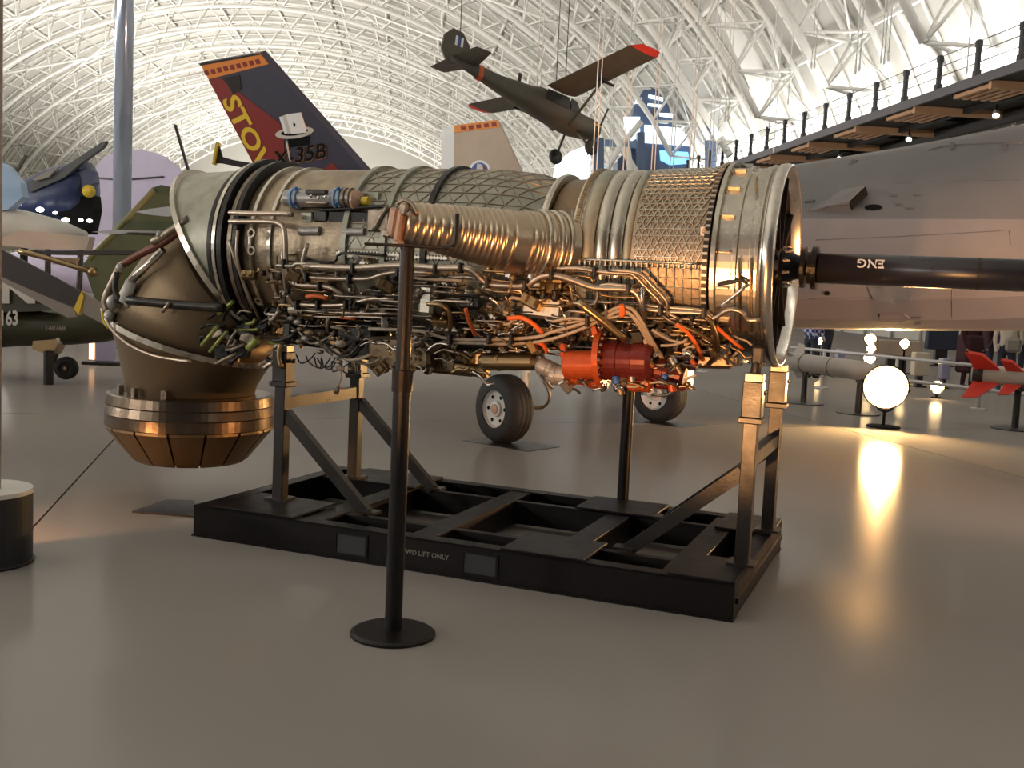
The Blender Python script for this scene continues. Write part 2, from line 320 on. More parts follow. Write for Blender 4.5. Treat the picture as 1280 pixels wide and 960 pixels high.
# suspension cables
def vault_z(p): u = (p.dot(HU) - UC) / HW; return HH * math.sqrt(max(0, 1 - u * u)) - 1.2
cab = [(671, 110, 44), (676, 110, 44), (736, 224, 40), (741, 222, 40), (756, 226, 52), (759, 226, 52), (774, 226, 42), (779, 226, 42), (809, 224, 42), (813, 224, 42), (832, 214, 46), (836, 214, 46), (856, 212, 40), (860, 212, 40), (879, 210, 50), (883, 210, 50), (889, 208, 50), (906, 152, 44), (910, 150, 44), (961, 160, 52), (967, 190, 52), (985, 130, 46), (1014, 85, 44), (1018, 85, 44), (1069, 92, 36), (1074, 88, 36), (1101, 78, 36), (1105, 80, 36), (1110, 76, 36), (1208, 92, 36)]
ORD = 'first second third fourth fifth sixth seventh eighth ninth tenth eleventh twelfth thirteenth fourteenth fifteenth sixteenth seventeenth eighteenth nineteenth twentieth twenty-first twenty-second twenty-third twenty-fourth twenty-fifth twenty-sixth twenty-seventh twenty-eighth twenty-ninth thirtieth'.split()
for ci, (x, y, d) in enumerate(cab):
    yb = y if y < 200 else 300
    b = at(x, yb, d); zt = vault_z(b); m = MB(); m.tube([(0, 0, 0), (0, 0, zt - b.z)], .022, 5, 0); m.lathe([(-.02, .03), (.12, .05), (.25, .03)], (0, 0, 0), (0, 0, 1), 6)
    o = m.build('suspension_cable', M['cable']); o.location = b; tag(o, 'thin white suspension cable hanging from the vault, %s from the left of the white ones' % ORD[ci],  'cable', 'white suspension cables')
# ------------------------------------------------------------------ glazed overlook tower far behind
def flat(mb, pts, depth, thick):
    q = [at(x, y, depth) for x, y in pts]; f = V((0, thick, 0)); return mb.prism(q, f)
TW = thing('overlook_tower', 'far blue-lit glazed tower with bright white windows behind the hanging cables', 'building', on_floor(815, 390) * 0 + V(((815 - 640) / FOC * 76, 76, 0)))
to = TW.location
m = MB(); flat(m, [(786, 184), (788, 158), (793, 132), (804, 113), (812, 108), (822, 113), (836, 132), (842, 158), (862, 184), (862, 210), (835, 216), (800, 330), (770, 330), (772, 200)], 76, 4); m.build('tower_wall', M['bglass'], TW, to)
for pts in ([(811, 118), (829, 122), (829, 126), (811, 122)], [(810, 129), (828, 131), (828, 134), (810, 132)], [(824, 141), (841, 142), (842, 147), (825, 145)], [(795, 124), (802, 122), (802, 129), (794, 129)]):
    m = MB(); flat(m, pts, 75.8, .3); m.build('window_or_wall_glow', M['win'], TW, to)
m = MB(); flat(m, [(806, 156), (850, 160), (858, 170), (861, 182), (806, 178)], 75.7, .4); m.build('window_or_wall_glow', M['win'], TW, to)
m = MB(); flat(m, [(780, 146), (800, 146), (800, 170), (790, 176), (782, 165)], 75.7, .4); m.build('window_or_wall_glow', M['win'], TW, to)
for pts in ([(825, 188), (860, 190), (862, 204), (838, 206), (826, 200)], [(752, 206), (758, 208), (759, 222), (751, 224)], [(740, 206), (743, 206), (743, 212), (740, 212)]):
    m = MB(); flat(m, pts, 75.7, .3); m.build('window_or_wall_glow', M['bwin'], TW, to)
m = MB(); flat(m, [(756, 174), (806, 177), (806, 186), (756, 182)], 75.5, .5); m.build('blue_band', M['lblue'], TW, to)
for (xa, xb, ya) in ((742, 755, 172), (797, 806, 165), (884, 895, 130)):
    m = MB(); flat(m, [(xa, ya), (xb, ya), (xb, 330), (xa, 330)], 74, 1.0); m.build('tower_column', M['bglass'], TW, to)
for (a, b) in (((778, 180), (802, 152)), ((784, 184), (790, 226)), ((757, 152), (802, 226)), ((757, 215), (778, 178))):
    m = MB(); m.tube([at(*a, 73.6), at(*b, 73.6)], .22, 6, 0); m.build('brace', M['cable'], TW, to)
m = MB(); flat(m, [(690, 228), (694, 206), (712, 190), (738, 180), (738, 228)], 77, .4); m.build('window_or_wall_glow', M['win'], TW, to)  # glowing sheet stands for the brightly lit vault wall, no real opening
# ------------------------------------------------------------------ engine stand. local frame: s along the engine (right end 0), t away from the camera, z up
O0 = V((1.2127, 5.4093, 0)); YAW = -.379; LA = V((cos(YAW), sin(YAW), 0)); LB = V((-sin(YAW), cos(YAW), 0))
OFF = V((-1.75, .9, 0)); BASE = O0 + LA * OFF.x + LB * OFF.y
PL, PW, PH = 3.468, 1.795, .2007
def loc(p): q = V(p) - O0; return V((q.dot(LA), q.dot(LB), q.z))
def side(x, y, t): return loc(on_plane(x, y, O0 + LB * t, LB))          # point of a pixel in the vertical plane t
T0, Z0 = .89, 1.885
def surf(x, y, R):                                                       # point of a pixel on a cylinder of radius R round the engine axis
    o = loc(CAM); d = ray(x, y); d = V((d.dot(LA), d.dot(LB), d.z)); ot, oz = o.y - T0, o.z - Z0
    a = d.y ** 2 + d.z ** 2; b = ot * d.y + oz * d.z; c = ot * ot + oz * oz - R * R; D = b * b - a * c
    k = (-b - math.sqrt(D)) / a if D > 0 else -b / a
    return o + d * k
ST = thing('engine_stand', 'black steel skid with four legs and braces carrying the jet engine', 'engine stand', BASE, YAW)
def sp(mb, name, m, par=None, **kw): return mb.build(name, M[m], par or ST, OFF, **kw)
def bx(s0, s1, t0, t1, z0, z1, bev=.004):
    m = MB(); m.box(((s0 + s1) / 2, (t0 + t1) / 2, (z0 + z1) / 2), (abs(s1 - s0), abs(t1 - t0), z1 - z0), None, bev); return m
# outer channels: web plus flanges
for (ta, tb, face) in ((0, .1, 0), (PW - .1, PW, 1)):
    m = bx(-PL, 0, ta if not face else PW - .012, ta + .012 if not face else PW, 0, PH); 
    m.box((-PL / 2, (ta + tb) / 2, PH - .006), (PL, .1, .012)); m.box((-PL / 2, (ta + tb) / 2, .006), (PL + .01, .12, .012)); sp(m, 'side_rail', 'blackp')
for (sa, face) in ((-PL, -1), (-.1, 1)):
    m = bx(-.012 if face > 0 else -PL, 0 if face > 0 else -PL + .012, .013, PW - .013, 0.005, PH); m.box((sa + .05, PW / 2, PH - .006), (.1, PW - .2, .01)); m.box((sa + .05, PW / 2, .012), (.1, PW - .03, .012))
    m.box((-.0 if face > 0 else -PL, PW / 2, .1), (.03, PW - .1, .03)); sp(m, 'end_rail', 'blackp')
for t in (.36, PW - .42): m = bx(-PL + .1, -.1, t, t + .06, .03, PH - .012); sp(m, 'inner_rail', 'blackp')
for s in (-2.72, -1.95, -1.10, -.42): m = bx(s, s + .16, .1, PW - .1, .03, PH - .006); sp(m, 'cross_member', 'blackp')
for (sa, sb, ta, tb) in ((-1.33, -.83, .0, .46), (-1.33, -.78, PW - .46, PW), (-3.32, -2.72, .0, .52), (-3.2, -2.55, PW - .5, PW), (-.36, .0, .0, .5), (-.36, .0, PW - .52, PW)):
    m = bx(sa, sb, ta + .002, tb - .002, PH, PH + .014, .003); sp(m, 'top_plate', 'blackp')
for sc in (side(439, 681, 0).x, side(600, 704, 0).x):                                                # fork pockets: frame plus recessed face
    m = MB(); w, h = .2, .115; zc = .1
    for (a, b) in (((sc - w / 2 - .008, zc), (.016, h + .03)), ((sc + w / 2 + .008, zc), (.016, h + .03)), ((sc, zc - h / 2 - .007), (w, .014)), ((sc, zc + h / 2 + .007), (w, .014))):
        m.box((a[0], -.004, a[1]), (b[0], .01, b[1]))
    f = sp(m, 'fork_pocket', 'blackp'); m = MB(); m.box((sc, -.0015, zc), (w, .003, h)); sp(m, 'pocket_cover', 'pocket', f)
tc_ = side(532, 693, 0)
tm = text_mesh('FWD LIFT ONLY', .041, lambda x, y, h: (tc_.x + x, -.001 - h, tc_.z + y), .002, .0006, .0, 1.0); sp(tm, 'lettering', 'greyb')
def leg(s, t, right):
    zt = 1.30 if right else 1.26; w = .078
    m = MB(); m.box((s, t, (PH + zt - .2) / 2), (w, w, zt - .2 - PH), None, .004)
    m.box((s, t, PH + .02), (.15, .15, .014)); lg = sp(m, 'leg', 'leg')
    m = MB(); m.box((s, t, zt - .16), (w + .03, w + .03, .20), None, .006); m.box((s, t, zt - .275), (w + .055, w + .055, .035), None, .006); sp(m, 'leg_sleeve', 'leg', lg)
    m = MB(); m.box((s, t, zt - .04), (.10, .09, .05), None, .006); sp(m, 'leg_cap', 'satin', lg)
    m = MB(); m.tube([(s, t, zt - .03), (s, t + (.9 - t) * .25, zt + .16)], .028, 10, 0); m.box((s, t + (.9 - t) * .16, zt + .08), (.06, .12, .1), None, .01); sp(m, 'mount_pin', 'dark', lg)
    for k in range(2):
        m = MB(); m.lathe([(0, .0001), (.0, .014), (.012, .014), (.014, .0001)], (s + w / 2 + .02, t - .025 + .05 * k, zt - .12), (1, 0, 0), 6); sp(m, 'bolt', 'dark', lg)
for s, right in ((-.035, True), (-3.09, False)):
    for t in (.41, 1.37): leg(s, t, right)
    z = .80 if right else .86
    m = MB(); m.beam((s, .45, z), (s, 1.33, z), .06, .078); sp(m, 'rung', 'leg')
    k = -1 if right else 1
    for t in (.41, 1.37):
        m = MB(); m.beam((s + k * .03, t, z - .07), (s + k * .66, t, PH + .0), .055, .075); sp(m, 'brace', 'leg')
        m = MB(); m.box((s + k * .68, t, PH + .012), (.12, .1, .016)); sp(m, 'brace_foot', 'leg')
# ------------------------------------------------------------------ the engine
EN = thing('jet_engine', 'large silver and bronze jet engine with exposed pipes and downturned nozzle on black stand', 'jet engine', BASE, YAW)
def ep(mb, name, m, par=None, **kw): return mb.build(name, M[m], par or EN, OFF, **kw)
AX = (1, 0, 0); C0 = (0, T0, Z0); XD = (0, 0, 1)
def lat(prof, name, m, n=64, smooth=False, par=None, **kw): mb = MB(); mb.lathe(prof, C0, AX, n, smooth, XD); return ep(mb, name, m, par, **kw)
# fan end
lat([(-.02, .52), (.03, .555), (.04, .572), (.035, .588), (.0, .592), (-.03, .585), (-.03, .575)], 'inlet_lip', 'steel', 96, True)
lat([(-.31, .575), (-.30, .60), (-.275, .60), (-.27, .565), (-.19, .565), (-.185, .578), (-.165, .578), (-.16, .562), (-.10, .562), (-.095, .572), (-.07, .572), (-.065, .583), (-.05, .583), (-.045, .57), (-.03, .575)], 'fan_case', 'ti', 96)
lat([(-.02, .52), (-.10, .535), (-.30, .54), (-.30, .0), (-.295, .0)], 'inlet_wall', 'dull', 64, True)
bl_me = None
for k in range(22):
    if bl_me is None:
        m = MB(); rows = []
        for q in range(5):
            r = .12 + .405 * q / 4; tw = .55 + .55 * q / 4; ch_ = .085 + .02 * q / 4; row = []
            for (cx, th) in ((-1, 0), (-.3, .012), (.4, .012), (1, 0), (.4, -.004), (-.3, -.004)):
                xx = cx * ch_; row.append((-.13 + xx * cos(tw) - th * sin(tw), xx * sin(tw) + th * cos(tw) , r))
            rows.append(row)
        m.loft(rows, True); bl_me = m.mesh('fan_blade', M['dull'])
    o = link('fan_blade', bl_me, EN); o.location = V(C0) - OFF; o.rotation_euler = (2 * pi * k / 22, 0, 0)
lat([(-.2, .13), (-.08, .13), (-.04, .115), (0, .10), (.02, .10)], 'fan_hub', 'dull', 40, True)
for k in range(9):                                                       # bracing vanes behind the lip
    a = 2 * pi * k / 9 + .2; m = MB(); u_ = V((0, sin(a), cos(a))); m.beam(V(C0) + u_ * .11 + V((-.03, 0, 0)), V(C0) + u_ * .545 + V((-.03, 0, 0)), .012, .05, AX); ep(m, 'guide_vane', 'dark')
lat([(.0, .115), (.02, .12), (.03, .105), (.08, .075), (.10, .07), (.12, .07)], 'spinner', 'black', 40, True)
for k in range(10):
    a = 2 * pi * k / 10; m = MB(); m.lathe([(0, .012), (.03, .012), (.03, .007), (.045, .007), (.045, .0001)], (.015, T0 + .108 * sin(a), Z0 + .108 * cos(a)), AX, 6); ep(m, 'spinner_bolt', 'steel')
# drive shaft with flanges and lettering
SH = lat([(.20, .0001), (.20, .088), (2.05, .088), (2.05, .0001)], 'drive_shaft', 'shaftm', 48, True)
for (sa, r, w) in ((.115, .12, .022), (.15, .095, .02), (.175, .125, .03)):
    lat([(sa, .05), (sa, r), (sa + w, r), (sa + w, .05)], 'coupling_flange', 'black', 40, False, SH)
lat([(1.05, .088), (1.05, .0895), (1.07, .0895), (1.07, .088)], 'shaft_band', 'dark', 40, False, SH)
def cyl_text(x, y, h):                                                   # upside-down lettering wrapped on the shaft
    a = .42 - y / .09; r = .0885 + h * .5
    return (.50 - x, T0 - r * cos(a), Z0 + r * sin(a))
tm = text_mesh('ENG', .075, lambda x, y, h: cyl_text(x, y, h), .003, .0015); ep(tm, 'lettering', 'white', SH)
# front case details: black slotted flange and vertical plates
lat([(-.345, .56), (-.345, .59), (-.315, .59), (-.315, .56)], 'slotted_flange', 'dark', 80)
m = MB()
for k in range(96):
    a = 2 * pi * k / 96; m.box((-.33, T0 - .591 * cos(a), Z0 + .591 * sin(a)), (.028, .012, .014), Matrix.Rotation(-a, 3, 'X'))
ep(m, 'flange_bolt_row', 'satin', kind='stuff')
for k in range(18):
    a = 2 * pi * k / 18 + .1; m = MB(); Rm = Matrix.Rotation(-a, 3, 'X')
    m.box((-.23, T0 - .575 * cos(a), Z0 + .575 * sin(a)), (.07, .03, .014), Rm, .003); ep(m, 'case_bracket', 'ti')
for (y1, y2, x1, x2) in ((322, 415, 924, 928), (322, 415, 939, 943), (222, 240, 946, 949)):
    m = MB(); m.tube([surf(x1, y1, .598), surf(x1 - 1, (y1 + y2) / 2, .598), surf(x2 - 3, y2, .598)], .007, 6, 2); ep(m, 'case_strip', 'brass')
# fan duct cover: fine triangular ribs above, vertical ribs below
def grid_ribs(s0, s1, R0, R1, a0, a1, ns, na, w, hgt, nm, mt, prof=None):
    m = MB(); 
    P = lambda i, j: (s0 + (s1 - s0) * i / ns, a0 + (a1 - a0) * j / na)
    def pt(s, a, h):
        if prof: R = max(r0 + (r1 - r0) * (s - q0) / (q1 - q0) for (q0, r0), (q1, r1) in zip(prof[:-1], prof[1:]) if q0 - 1e-6 <= s <= q1 + 1e-6) + h
        else: R = R0 + (R1 - R0) * (s - s0) / (s1 - s0) + h
        return V((s, T0 - R * cos(a), Z0 + R * sin(a)))
    def strip(p, q):
        n = 3
        for k in range(n):
            sa, aa = p[0] + (q[0] - p[0]) * k / n, p[1] + (q[1] - p[1]) * k / n; sb, ab = p[0] + (q[0] - p[0]) * (k + 1) / n, p[1] + (q[1] - p[1]) * (k + 1) / n
            A_, B_ = pt(sa, aa, 0), pt(sb, ab, 0); nrm = (V((0, -cos(aa), sin(aa)))).normalized(); d = (B_ - A_).normalized(); x = nrm.cross(d) * (w / 2)
            m.add([A_ - x, A_ + x, B_ + x, B_ - x, A_ - x * .6 + nrm * hgt, A_ + x * .6 + nrm * hgt, B_ + x * .6 + nrm * hgt, B_ - x * .6 + nrm * hgt], [(4, 5, 6, 7), (0, 4, 7, 3), (1, 2, 6, 5)])
    for j in range(na + 1):
        sh = .5 * (j % 2)
        for i in range(ns):
            p = (i + sh); 
            if i + sh + 1 <= ns: strip(P(i + sh, j), P(i + sh + 1, j))
            if j < na:
                for d in ((-.5, .5) if True else ()):
                    q = i + sh + d
                    if 0 <= q <= ns: strip(P(i + sh, j), P(q, j + 1))
    return ep(m, nm, mt, kind='stuff')
lat([(-.76, .548), (-.345, .565)], 'fan_duct', 'casing', 80, True)
grid_ribs(-.75, -.35, .551, .567, -.05, 2.4, 10, 34, .008, .005, 'fan_duct_ribs', 'satin')
m = MB()
for k in range(15):
    s = -1.02 + .66 * k / 14
    pts = [V((s, T0 - (.556 + .01 * (s + 1)) * cos(a), Z0 + (.556 + .01 * (s + 1)) * sin(a))) for a in [-.05 - .085 * q for q in range(12)]]; m.tube(pts, .0055, 5, 0)
for k in range(9):
    a = -.08 - .1 * k; m.tube([V((-1.04 + .68 * q / 6, T0 - (.555 + .01 * q / 6) * cos(a), Z0 + (.555 + .01 * q / 6) * sin(a))) for q in range(7)], .003, 4, 0)
ep(m, 'lower_duct_ribs', 'satin', kind='stuff')
m = MB(); pts = [V((-1.06 + .72 * q / 8, T0 - .566 * cos(-.03), Z0 + .566 * sin(-.03))) for q in range(9)]; m.tube(pts, .008, 6, 0); ep(m, 'split_line_flange', 'ti')
for k in range(24):
    s = -1.05 + .7 * k / 23; m = MB(); m.box((s, T0 - .572, Z0 - .035), (.012, .014, .03), None, .003); ep(m, 'split_line_bolt', 'satin')
m = MB(); m.box(tuple(surf(881, 289, .572)), (.05, .01, .055), None, .004); d_ = ep(m, 'access_cover', 'satin'); m = MB(); m.lathe([(0, .016), (.02, .012), (.022, .0001)], surf(881, 289, .577), (0, -1, .2), 12); ep(m, 'cover_knob', 'peach', d_)
# smooth bands
lat([(-1.09, .535), (-1.075, .535)], 'band_edge', 'steel', 80)
bands = [(-1.075, -.985), (-.98, -.90), (-.895, -.815), (-.81, -.762)]
for (sa, sb) in bands: lat([(sa, .535), (sa + .004, .548), ((sa + sb) / 2, .5515), (sb - .004, .548), (sb, .535)], 'casing_band', 'green' if sa > -.85 or sa < -1.05 else 'ti', 96, True)
m = MB()
for k in range(110):
    a = -1.2 + 3.6 * k / 109; m.box((-1.10, T0 - .553 * cos(a), Z0 + .553 * sin(a)), (.022, .01, .013), Matrix.Rotation(-a, 3, 'X'))
ep(m, 'bead_bolt_row', 'brass', kind='stuff')
lat([(-1.125, .48), (-1.125, .55), (-1.105, .553), (-1.085, .55), (-1.085, .5)], 'bead_flange', 'ti', 80)
# waist between fan duct and grid duct
lat([(-1.30, .475), (-1.28, .49), (-1.125, .50)], 'waist_casing', 'burnt', 72, True)
lat([(-1.345, .46), (-1.345, .52), (-1.325, .525), (-1.305, .52), (-1.305, .47)], 'waist_flange', 'ti', 80)
for (px, py, w, h) in ((728, 275, .04, .1), (741, 270, .03, .06), (733, 305, .06, .05), (748, 300, .03, .05), (722, 300, .03, .08)):
    m = MB(); p = surf(px, py, .50); m.box(tuple(p), (w, .05, h), None, .006); ep(m, 'waist_bracket', 'dull')
for pts in ([(716, 262), (716, 300), (722, 325)], [(726, 258), (729, 290), (738, 300), (746, 312), (744, 330)], [(735, 262), (735, 285), (731, 300)], [(716, 330), (728, 320), (738, 326), (741, 338)]):
    m = MB(); m.tube([surf(x, y, .525) for x, y in pts], .008, 7); ep(m, 'waist_tube', 'tub')
# grid duct and its triangular ribs
lat([(-2.62, .545), (-2.3, .55), (-1.75, .545), (-1.5, .52), (-1.345, .47)], 'bypass_duct', 'green', 80, True)
grid_ribs(-2.60, -1.36, .548, .50, -.3, 2.5, 11, 19, .007, .005, 'bypass_duct_ribs', 'dull', [(-2.62, .545), (-2.3, .55), (-1.75, .545), (-1.5, .52), (-1.345, .47)])
lat([(-1.36, .47), (-1.36, .50), (-1.345, .50)], 'duct_rim', 'dull', 64)
for sc in (-2.62, -2.34, -2.06): lat([(sc - .018, .54), (sc - .018, .572), (sc + .018, .572), (sc + .018, .54)], 'clamp_ring', 'dark' if sc > -2.2 else 'green', 80)
# core casing (lower, behind the pipework) and aft casing
lat([(-3.40, .535), (-3.0, .545), (-2.62, .545)], 'aft_casing', 'casing', 72, True)
for sc, r in ((-3.32, .565), (-3.18, .56)): lat([(sc - .012, .53), (sc - .012, r), (sc + .012, r), (sc + .012, .53)], 'aft_ring', 'ti', 72)
for (xa, ya, xb, yb) in ((420, 312, 500, 326), (515, 318, 560, 326), (545, 346, 572, 358), (660, 352, 702, 362), (480, 345, 500, 372)):
    p, q = surf(xa, ya, .552), surf(xb, yb, .552); m = MB(); c_ = (p + q) / 2; m.box(tuple(c_), (abs(q.x - p.x), .012, abs(p.z - q.z)), None, .004); pl_ = ep(m, 'riveted_plate', 'satin')
    n_ = max(3, int(abs(q.x - p.x) / .022)); m = MB()
    for k in range(n_):
        for zz in (-.35, .35): m.box((p.x + (q.x - p.x) * (k + .5) / n_, c_.y - .008, c_.z + zz * abs(p.z - q.z)), (.007, .006, .007))
    ep(m, 'rivet_row', 'dark', pl_, kind='stuff')
# turbine-end flange rings
for (sc, r, w, mm) in ((-3.42, .60, .03, 'dark'), (-3.47, .585, .03, 'dull'), (-3.53, .615, .035, 'dark'), (-3.585, .60, .025, 'ti'), (-3.64, .575, .03, 'dark')): lat([(sc - w / 2, .52), (sc - w / 2, r), (sc + w / 2, r), (sc + w / 2, .52)], 'turbine_flange', mm, 96)
for (x, y) in ((316, 292), (316, 313), (318, 345), (325, 375)):
    p = surf(x, y, .617); m = MB(); m.lathe([(0, .012), (.01, .03), (.02, .03), (.02, .018), (-.01, .0001)], p, (0, -1, (p.z - Z0) / .6), 14); ep(m, 'flange_boss', 'dull')
for pts in ([(297, 288), (296, 320), (303, 350), (315, 385)], [(286, 300), (296, 330), (312, 372), (330, 410)]):
    m = MB(); m.tube([surf(x, y, .632) for x, y in pts], .011, 7); ep(m, 'flange_strap', 'tub')
# three-bearing swivel duct
def ringp(c, ea, eb, n=40): return [V(c) + V(ea) * cos(2 * pi * k / n) + V(eb) * sin(2 * pi * k / n) for k in range(n)]
def lerp(a, b, t): return [p + (q - p) * t for p, q in zip(a, b)]
RA = ringp((-3.6, T0, Z0), (0, 0, .545), (0, .545, 0)); RB = ringp((-3.80, T0, 1.84), (-.38, 0, .56), (0, .53, 0))
m = MB(); m.loft([RA, lerp(RA, RB, .3), lerp(RA, RB, .7), RB], True, False); ep(m, 'swivel_duct_front', 'green')
m = MB(); R1 = ringp((-3.80, T0, 1.84), (-.40, 0, .59), (0, .555, 0)); R2 = ringp((-3.835, T0, 1.815), (-.40, 0, .59), (0, .555, 0)); m.loft([RB, R1, R2, lerp(RB, R2, .1)], False, False); ep(m, 'swivel_bearing', 'ti')
RC = ringp((-3.80, T0, 1.66), (-.33, 0, .42), (0, .50, 0)); RD = ringp((-4.2, T0, 1.24), (-.60, 0, .17), (0, .57, 0))
m = MB(); m.loft([RC, [p + V((-.10, 0, .035)) for p in lerp(RC, RD, .33)], [p + V((-.06, 0, .03)) for p in lerp(RC, RD, .7)], RD], True, True); ep(m, 'swivel_duct_middle', 'burnt')
m = MB(); n_ = V((.17, 0, .6)).normalized()
R1 = ringp((-4.2, T0, 1.24), (-.625, 0, .177), (0, .595, 0)); m.loft([lerp(RD, R1, .2), R1, [p - n_ * .04 for p in R1], [p - n_ * .04 for p in RD]], False, False); ep(m, 'swivel_bearing', 'ti')
RE = ringp((-4.21, T0, .86), (-.47, 0, 0), (0, .47, 0)); RF = ringp((-4.21, T0, .74), (-.44, 0, 0), (0, .44, 0))
m = MB(); m.loft([[p - n_ * .03 for p in RD], lerp(RD, RE, .5), RE, RF], True, False); ep(m, 'swivel_duct_rear', 'burnt')
for (k0, k1, rr) in ((.16, .30, .53),):
    for k in range(6):
        a = -2.2 + .5 * k; m = MB(); p = V((-4.21 + .5 * sin(a), T0 - .5 * cos(a), .80)); m.box(tuple(p), (.04, .04, .12), Matrix.Rotation(a, 3, 'Z'), .006); ep(m, 'nozzle_bracket', 'dull')
NZ = MB(); NC = (-4.21, T0, 0)
NZ.lathe([(.80, .44), (.80, .57), (.795, .595), (.73, .605), (.72, .598), (.66, .612), (.65, .605), (.575, .605), (.56, .59), (.56, .5)], NC, (0, 0, 1), 80, False, (0, -1, 0)); NO = ep(NZ, 'nozzle_ring', 'noz')
for k in range(15):
    a0, a1 = 2 * pi * k / 15 + .015, 2 * pi * (k + 1) / 15 - .015; m = MB(); rows = []
    for (r, z) in ((.598, .575), (.60, .55), (.42, .325), (.385, .30), (.375, .30), (.56, .56)):
        rows.append([V((-4.21 + r * sin(a0 + (a1 - a0) * q / 4), T0 - r * cos(a0 + (a1 - a0) * q / 4), z)) for q in range(5)])
    vs = [p for r in rows for p in r]; fs = [(i * 5 + q, i * 5 + q + 1, ((i + 1) % 6) * 5 + q + 1, ((i + 1) % 6) * 5 + q) for i in range(6) for q in range(4)] + [tuple(i * 5 for i in range(6)), tuple(i * 5 + 4 for i in range(5, -1, -1))]
    m.add(vs, fs, False); ep(m, 'nozzle_petal', 'petal', NO)
m = MB(); m.lathe([(.60, .53), (.315, .375)], NC, (0, 0, 1), 48, True); ep(m, 'nozzle_liner', 'dark', NO)
# linkage and rods on the swivel duct
def tub(pts, r, name, m, R=None, t=None, n=8, sm=3):
    mb = MB(); mb.tube([surf(x, y, R) if R else side(x, y, t) for x, y in pts], r, n, sm); return ep(mb, name, m)
tub([(150, 333), (175, 318), (205, 303), (232, 284), (262, 276), (290, 272)], .028, 'linkage_rod', 'rust', t=.42)
tub([(192, 303), (212, 290), (236, 274)], .03, 'linkage_cover', 'dull', t=.40); tub([(232, 278), (262, 270), (290, 266)], .018, 'linkage_hose', 'dark', t=.42)
tub([(164, 352), (204, 312)], .026, 'actuator_rod', 'steel', t=.36); tub([(156, 378), (164, 352)], .04, 'actuator_body', 'ltg', t=.36)
tub([(146, 340), (144, 362), (150, 378)], .02, 'actuator_hose', 'dark', t=.36); tub([(135, 392), (132, 375), (142, 352), (150, 335)], .03, 'cable_bundle', 'dull', t=.45)
for (x, y, r) in ((199, 293, .022), (222, 281, .022), (150, 335, .03), (141, 378, .045), (137, 395, .04), (160, 380, .03), (176, 381, .025), (147, 408, .03)):
    m = MB(); m.ball(side(x, y, .38), r, 8, (1, 1, 1.2)); ep(m, 'rod_fitting', 'foil')
tub([(132, 398), (140, 412), (160, 430), (190, 444), (220, 450), (238, 452)], .013, 'seam_tube', 'tub', t=.33)
tub([(160, 375), (200, 379), (250, 383), (280, 385)], .03, 'seam_hose', 'dark', t=.34); tub([(203, 390), (212, 378)], .012, 'seam_bracket', 'tub', t=.30)
tub([(128, 385), (130, 400), (136, 410)], .014, 'yellow_strap', 'yellow', t=.5)
r2 = random.Random(11)
for k in range(46):                                                      # hoses and rods bunched at the lower corner of the swivel duct
    x, y = r2.uniform(248, 345), r2.uniform(392, 462); a = r2.uniform(-1.2, .4); L = r2.uniform(10, 32); t = r2.uniform(.36, .6)
    q = [(x, y), (x + L * .5 * cos(a) + r2.uniform(-4, 4), y + L * .5 * sin(a) + r2.uniform(-4, 4)), (x + L * cos(a), y + L * sin(a))]
    tub(q, r2.uniform(.006, .018), 'drain_hose', r2.choice(['dark', 'dark', 'dull', 'grn', 'tub', 'black', 'beige']), t=t)
for k in range(9):
    m = MB(); m.box(tuple(side(r2.uniform(265, 340), r2.uniform(405, 455), .55)), (r2.uniform(.05, .12), .08, r2.uniform(.04, .1)), Matrix.Rotation(r2.uniform(-.5, .5), 3, 'Y'), .01); ep(m, 'drain_block', r2.choice(['dark', 'dull', 'black']))
tub([(252, 432), (272, 408)], .014, 'green_strut', 'grn', t=.34); tub([(262, 440), (284, 414)], .012, 'green_strut', 'grn', t=.34); tub([(310, 436), (322, 424)], .025, 'green_strut', 'grn', t=.34)
tub([(351, 430), (349, 445), (352, 460)], .02, 'copper_strap', 'brass', t=.34)
# actuator unit on the upper left
AU = side(410, 248, .40)
def lt(px0, px1, py, r, name, m, t=.38, par=None, prof=None):
    a, b = side(px0, py, t), side(px1, py, t); L = (b - a).length; mb = MB(); mb.lathe(prof or [(0, .0001), (0, r), (L, r), (L, .0001)], a, b - a, 20); return ep(mb, name, m, par)
lt(358, 442, 248, .055, 'actuator_barrel', 'foil')
for x in (366, 372, 420, 426, 432, 438): lt(x, x + 3, 248, .066, 'actuator_ring', 'lblue' if x < 430 else 'dull')
lt(442, 455, 250, .06, 'actuator_end', 'peach', prof=[(0, .06), (.02, .068), (.05, .05), (.06, .03), (.06, .0001)]); lt(453, 461, 251, .026, 'end_plug', 'yellow')
for (x, y) in ((370, 236), (423, 236), (421, 254), (368, 254)): m = MB(); m.ball(side(x, y, .33), .014, 8); ep(m, 'blue_plug', 'blue')
m = MB(); m.ball(side(354, 250, .36), .018, 8); ep(m, 'end_plug', 'yellow')
for (x0, y0, x1, y1, mm, t, d) in ((384, 237, 410, 244, 'dark', .34, .06), (384, 252, 410, 256, 'tub', .33, .05), (380, 265, 394, 279, 'green', .4, .08), (396, 262, 412, 278, 'dark', .4, .08), (360, 279, 402, 296, 'dull', .42, .07), (415, 264, 480, 292, 'black', .42, .1), (430, 240, 476, 256, 'green', .46, .06), (462, 262, 488, 290, 'dull', .36, .06)):
    p, q = side(x0, y0, t), side(x1, y1, t); m = MB(); m.box(((p.x + q.x) / 2, t, (p.z + q.z) / 2), (abs(p.x - q.x), d, abs(p.z - q.z)), None, .008); ep(m, 'actuator_mount', mm)
for (x, y) in ((389, 245), (398, 247), (407, 246)): m = MB(); m.ball(side(x, y, .30), .013, 8); ep(m, 'mount_ball', 'steel')
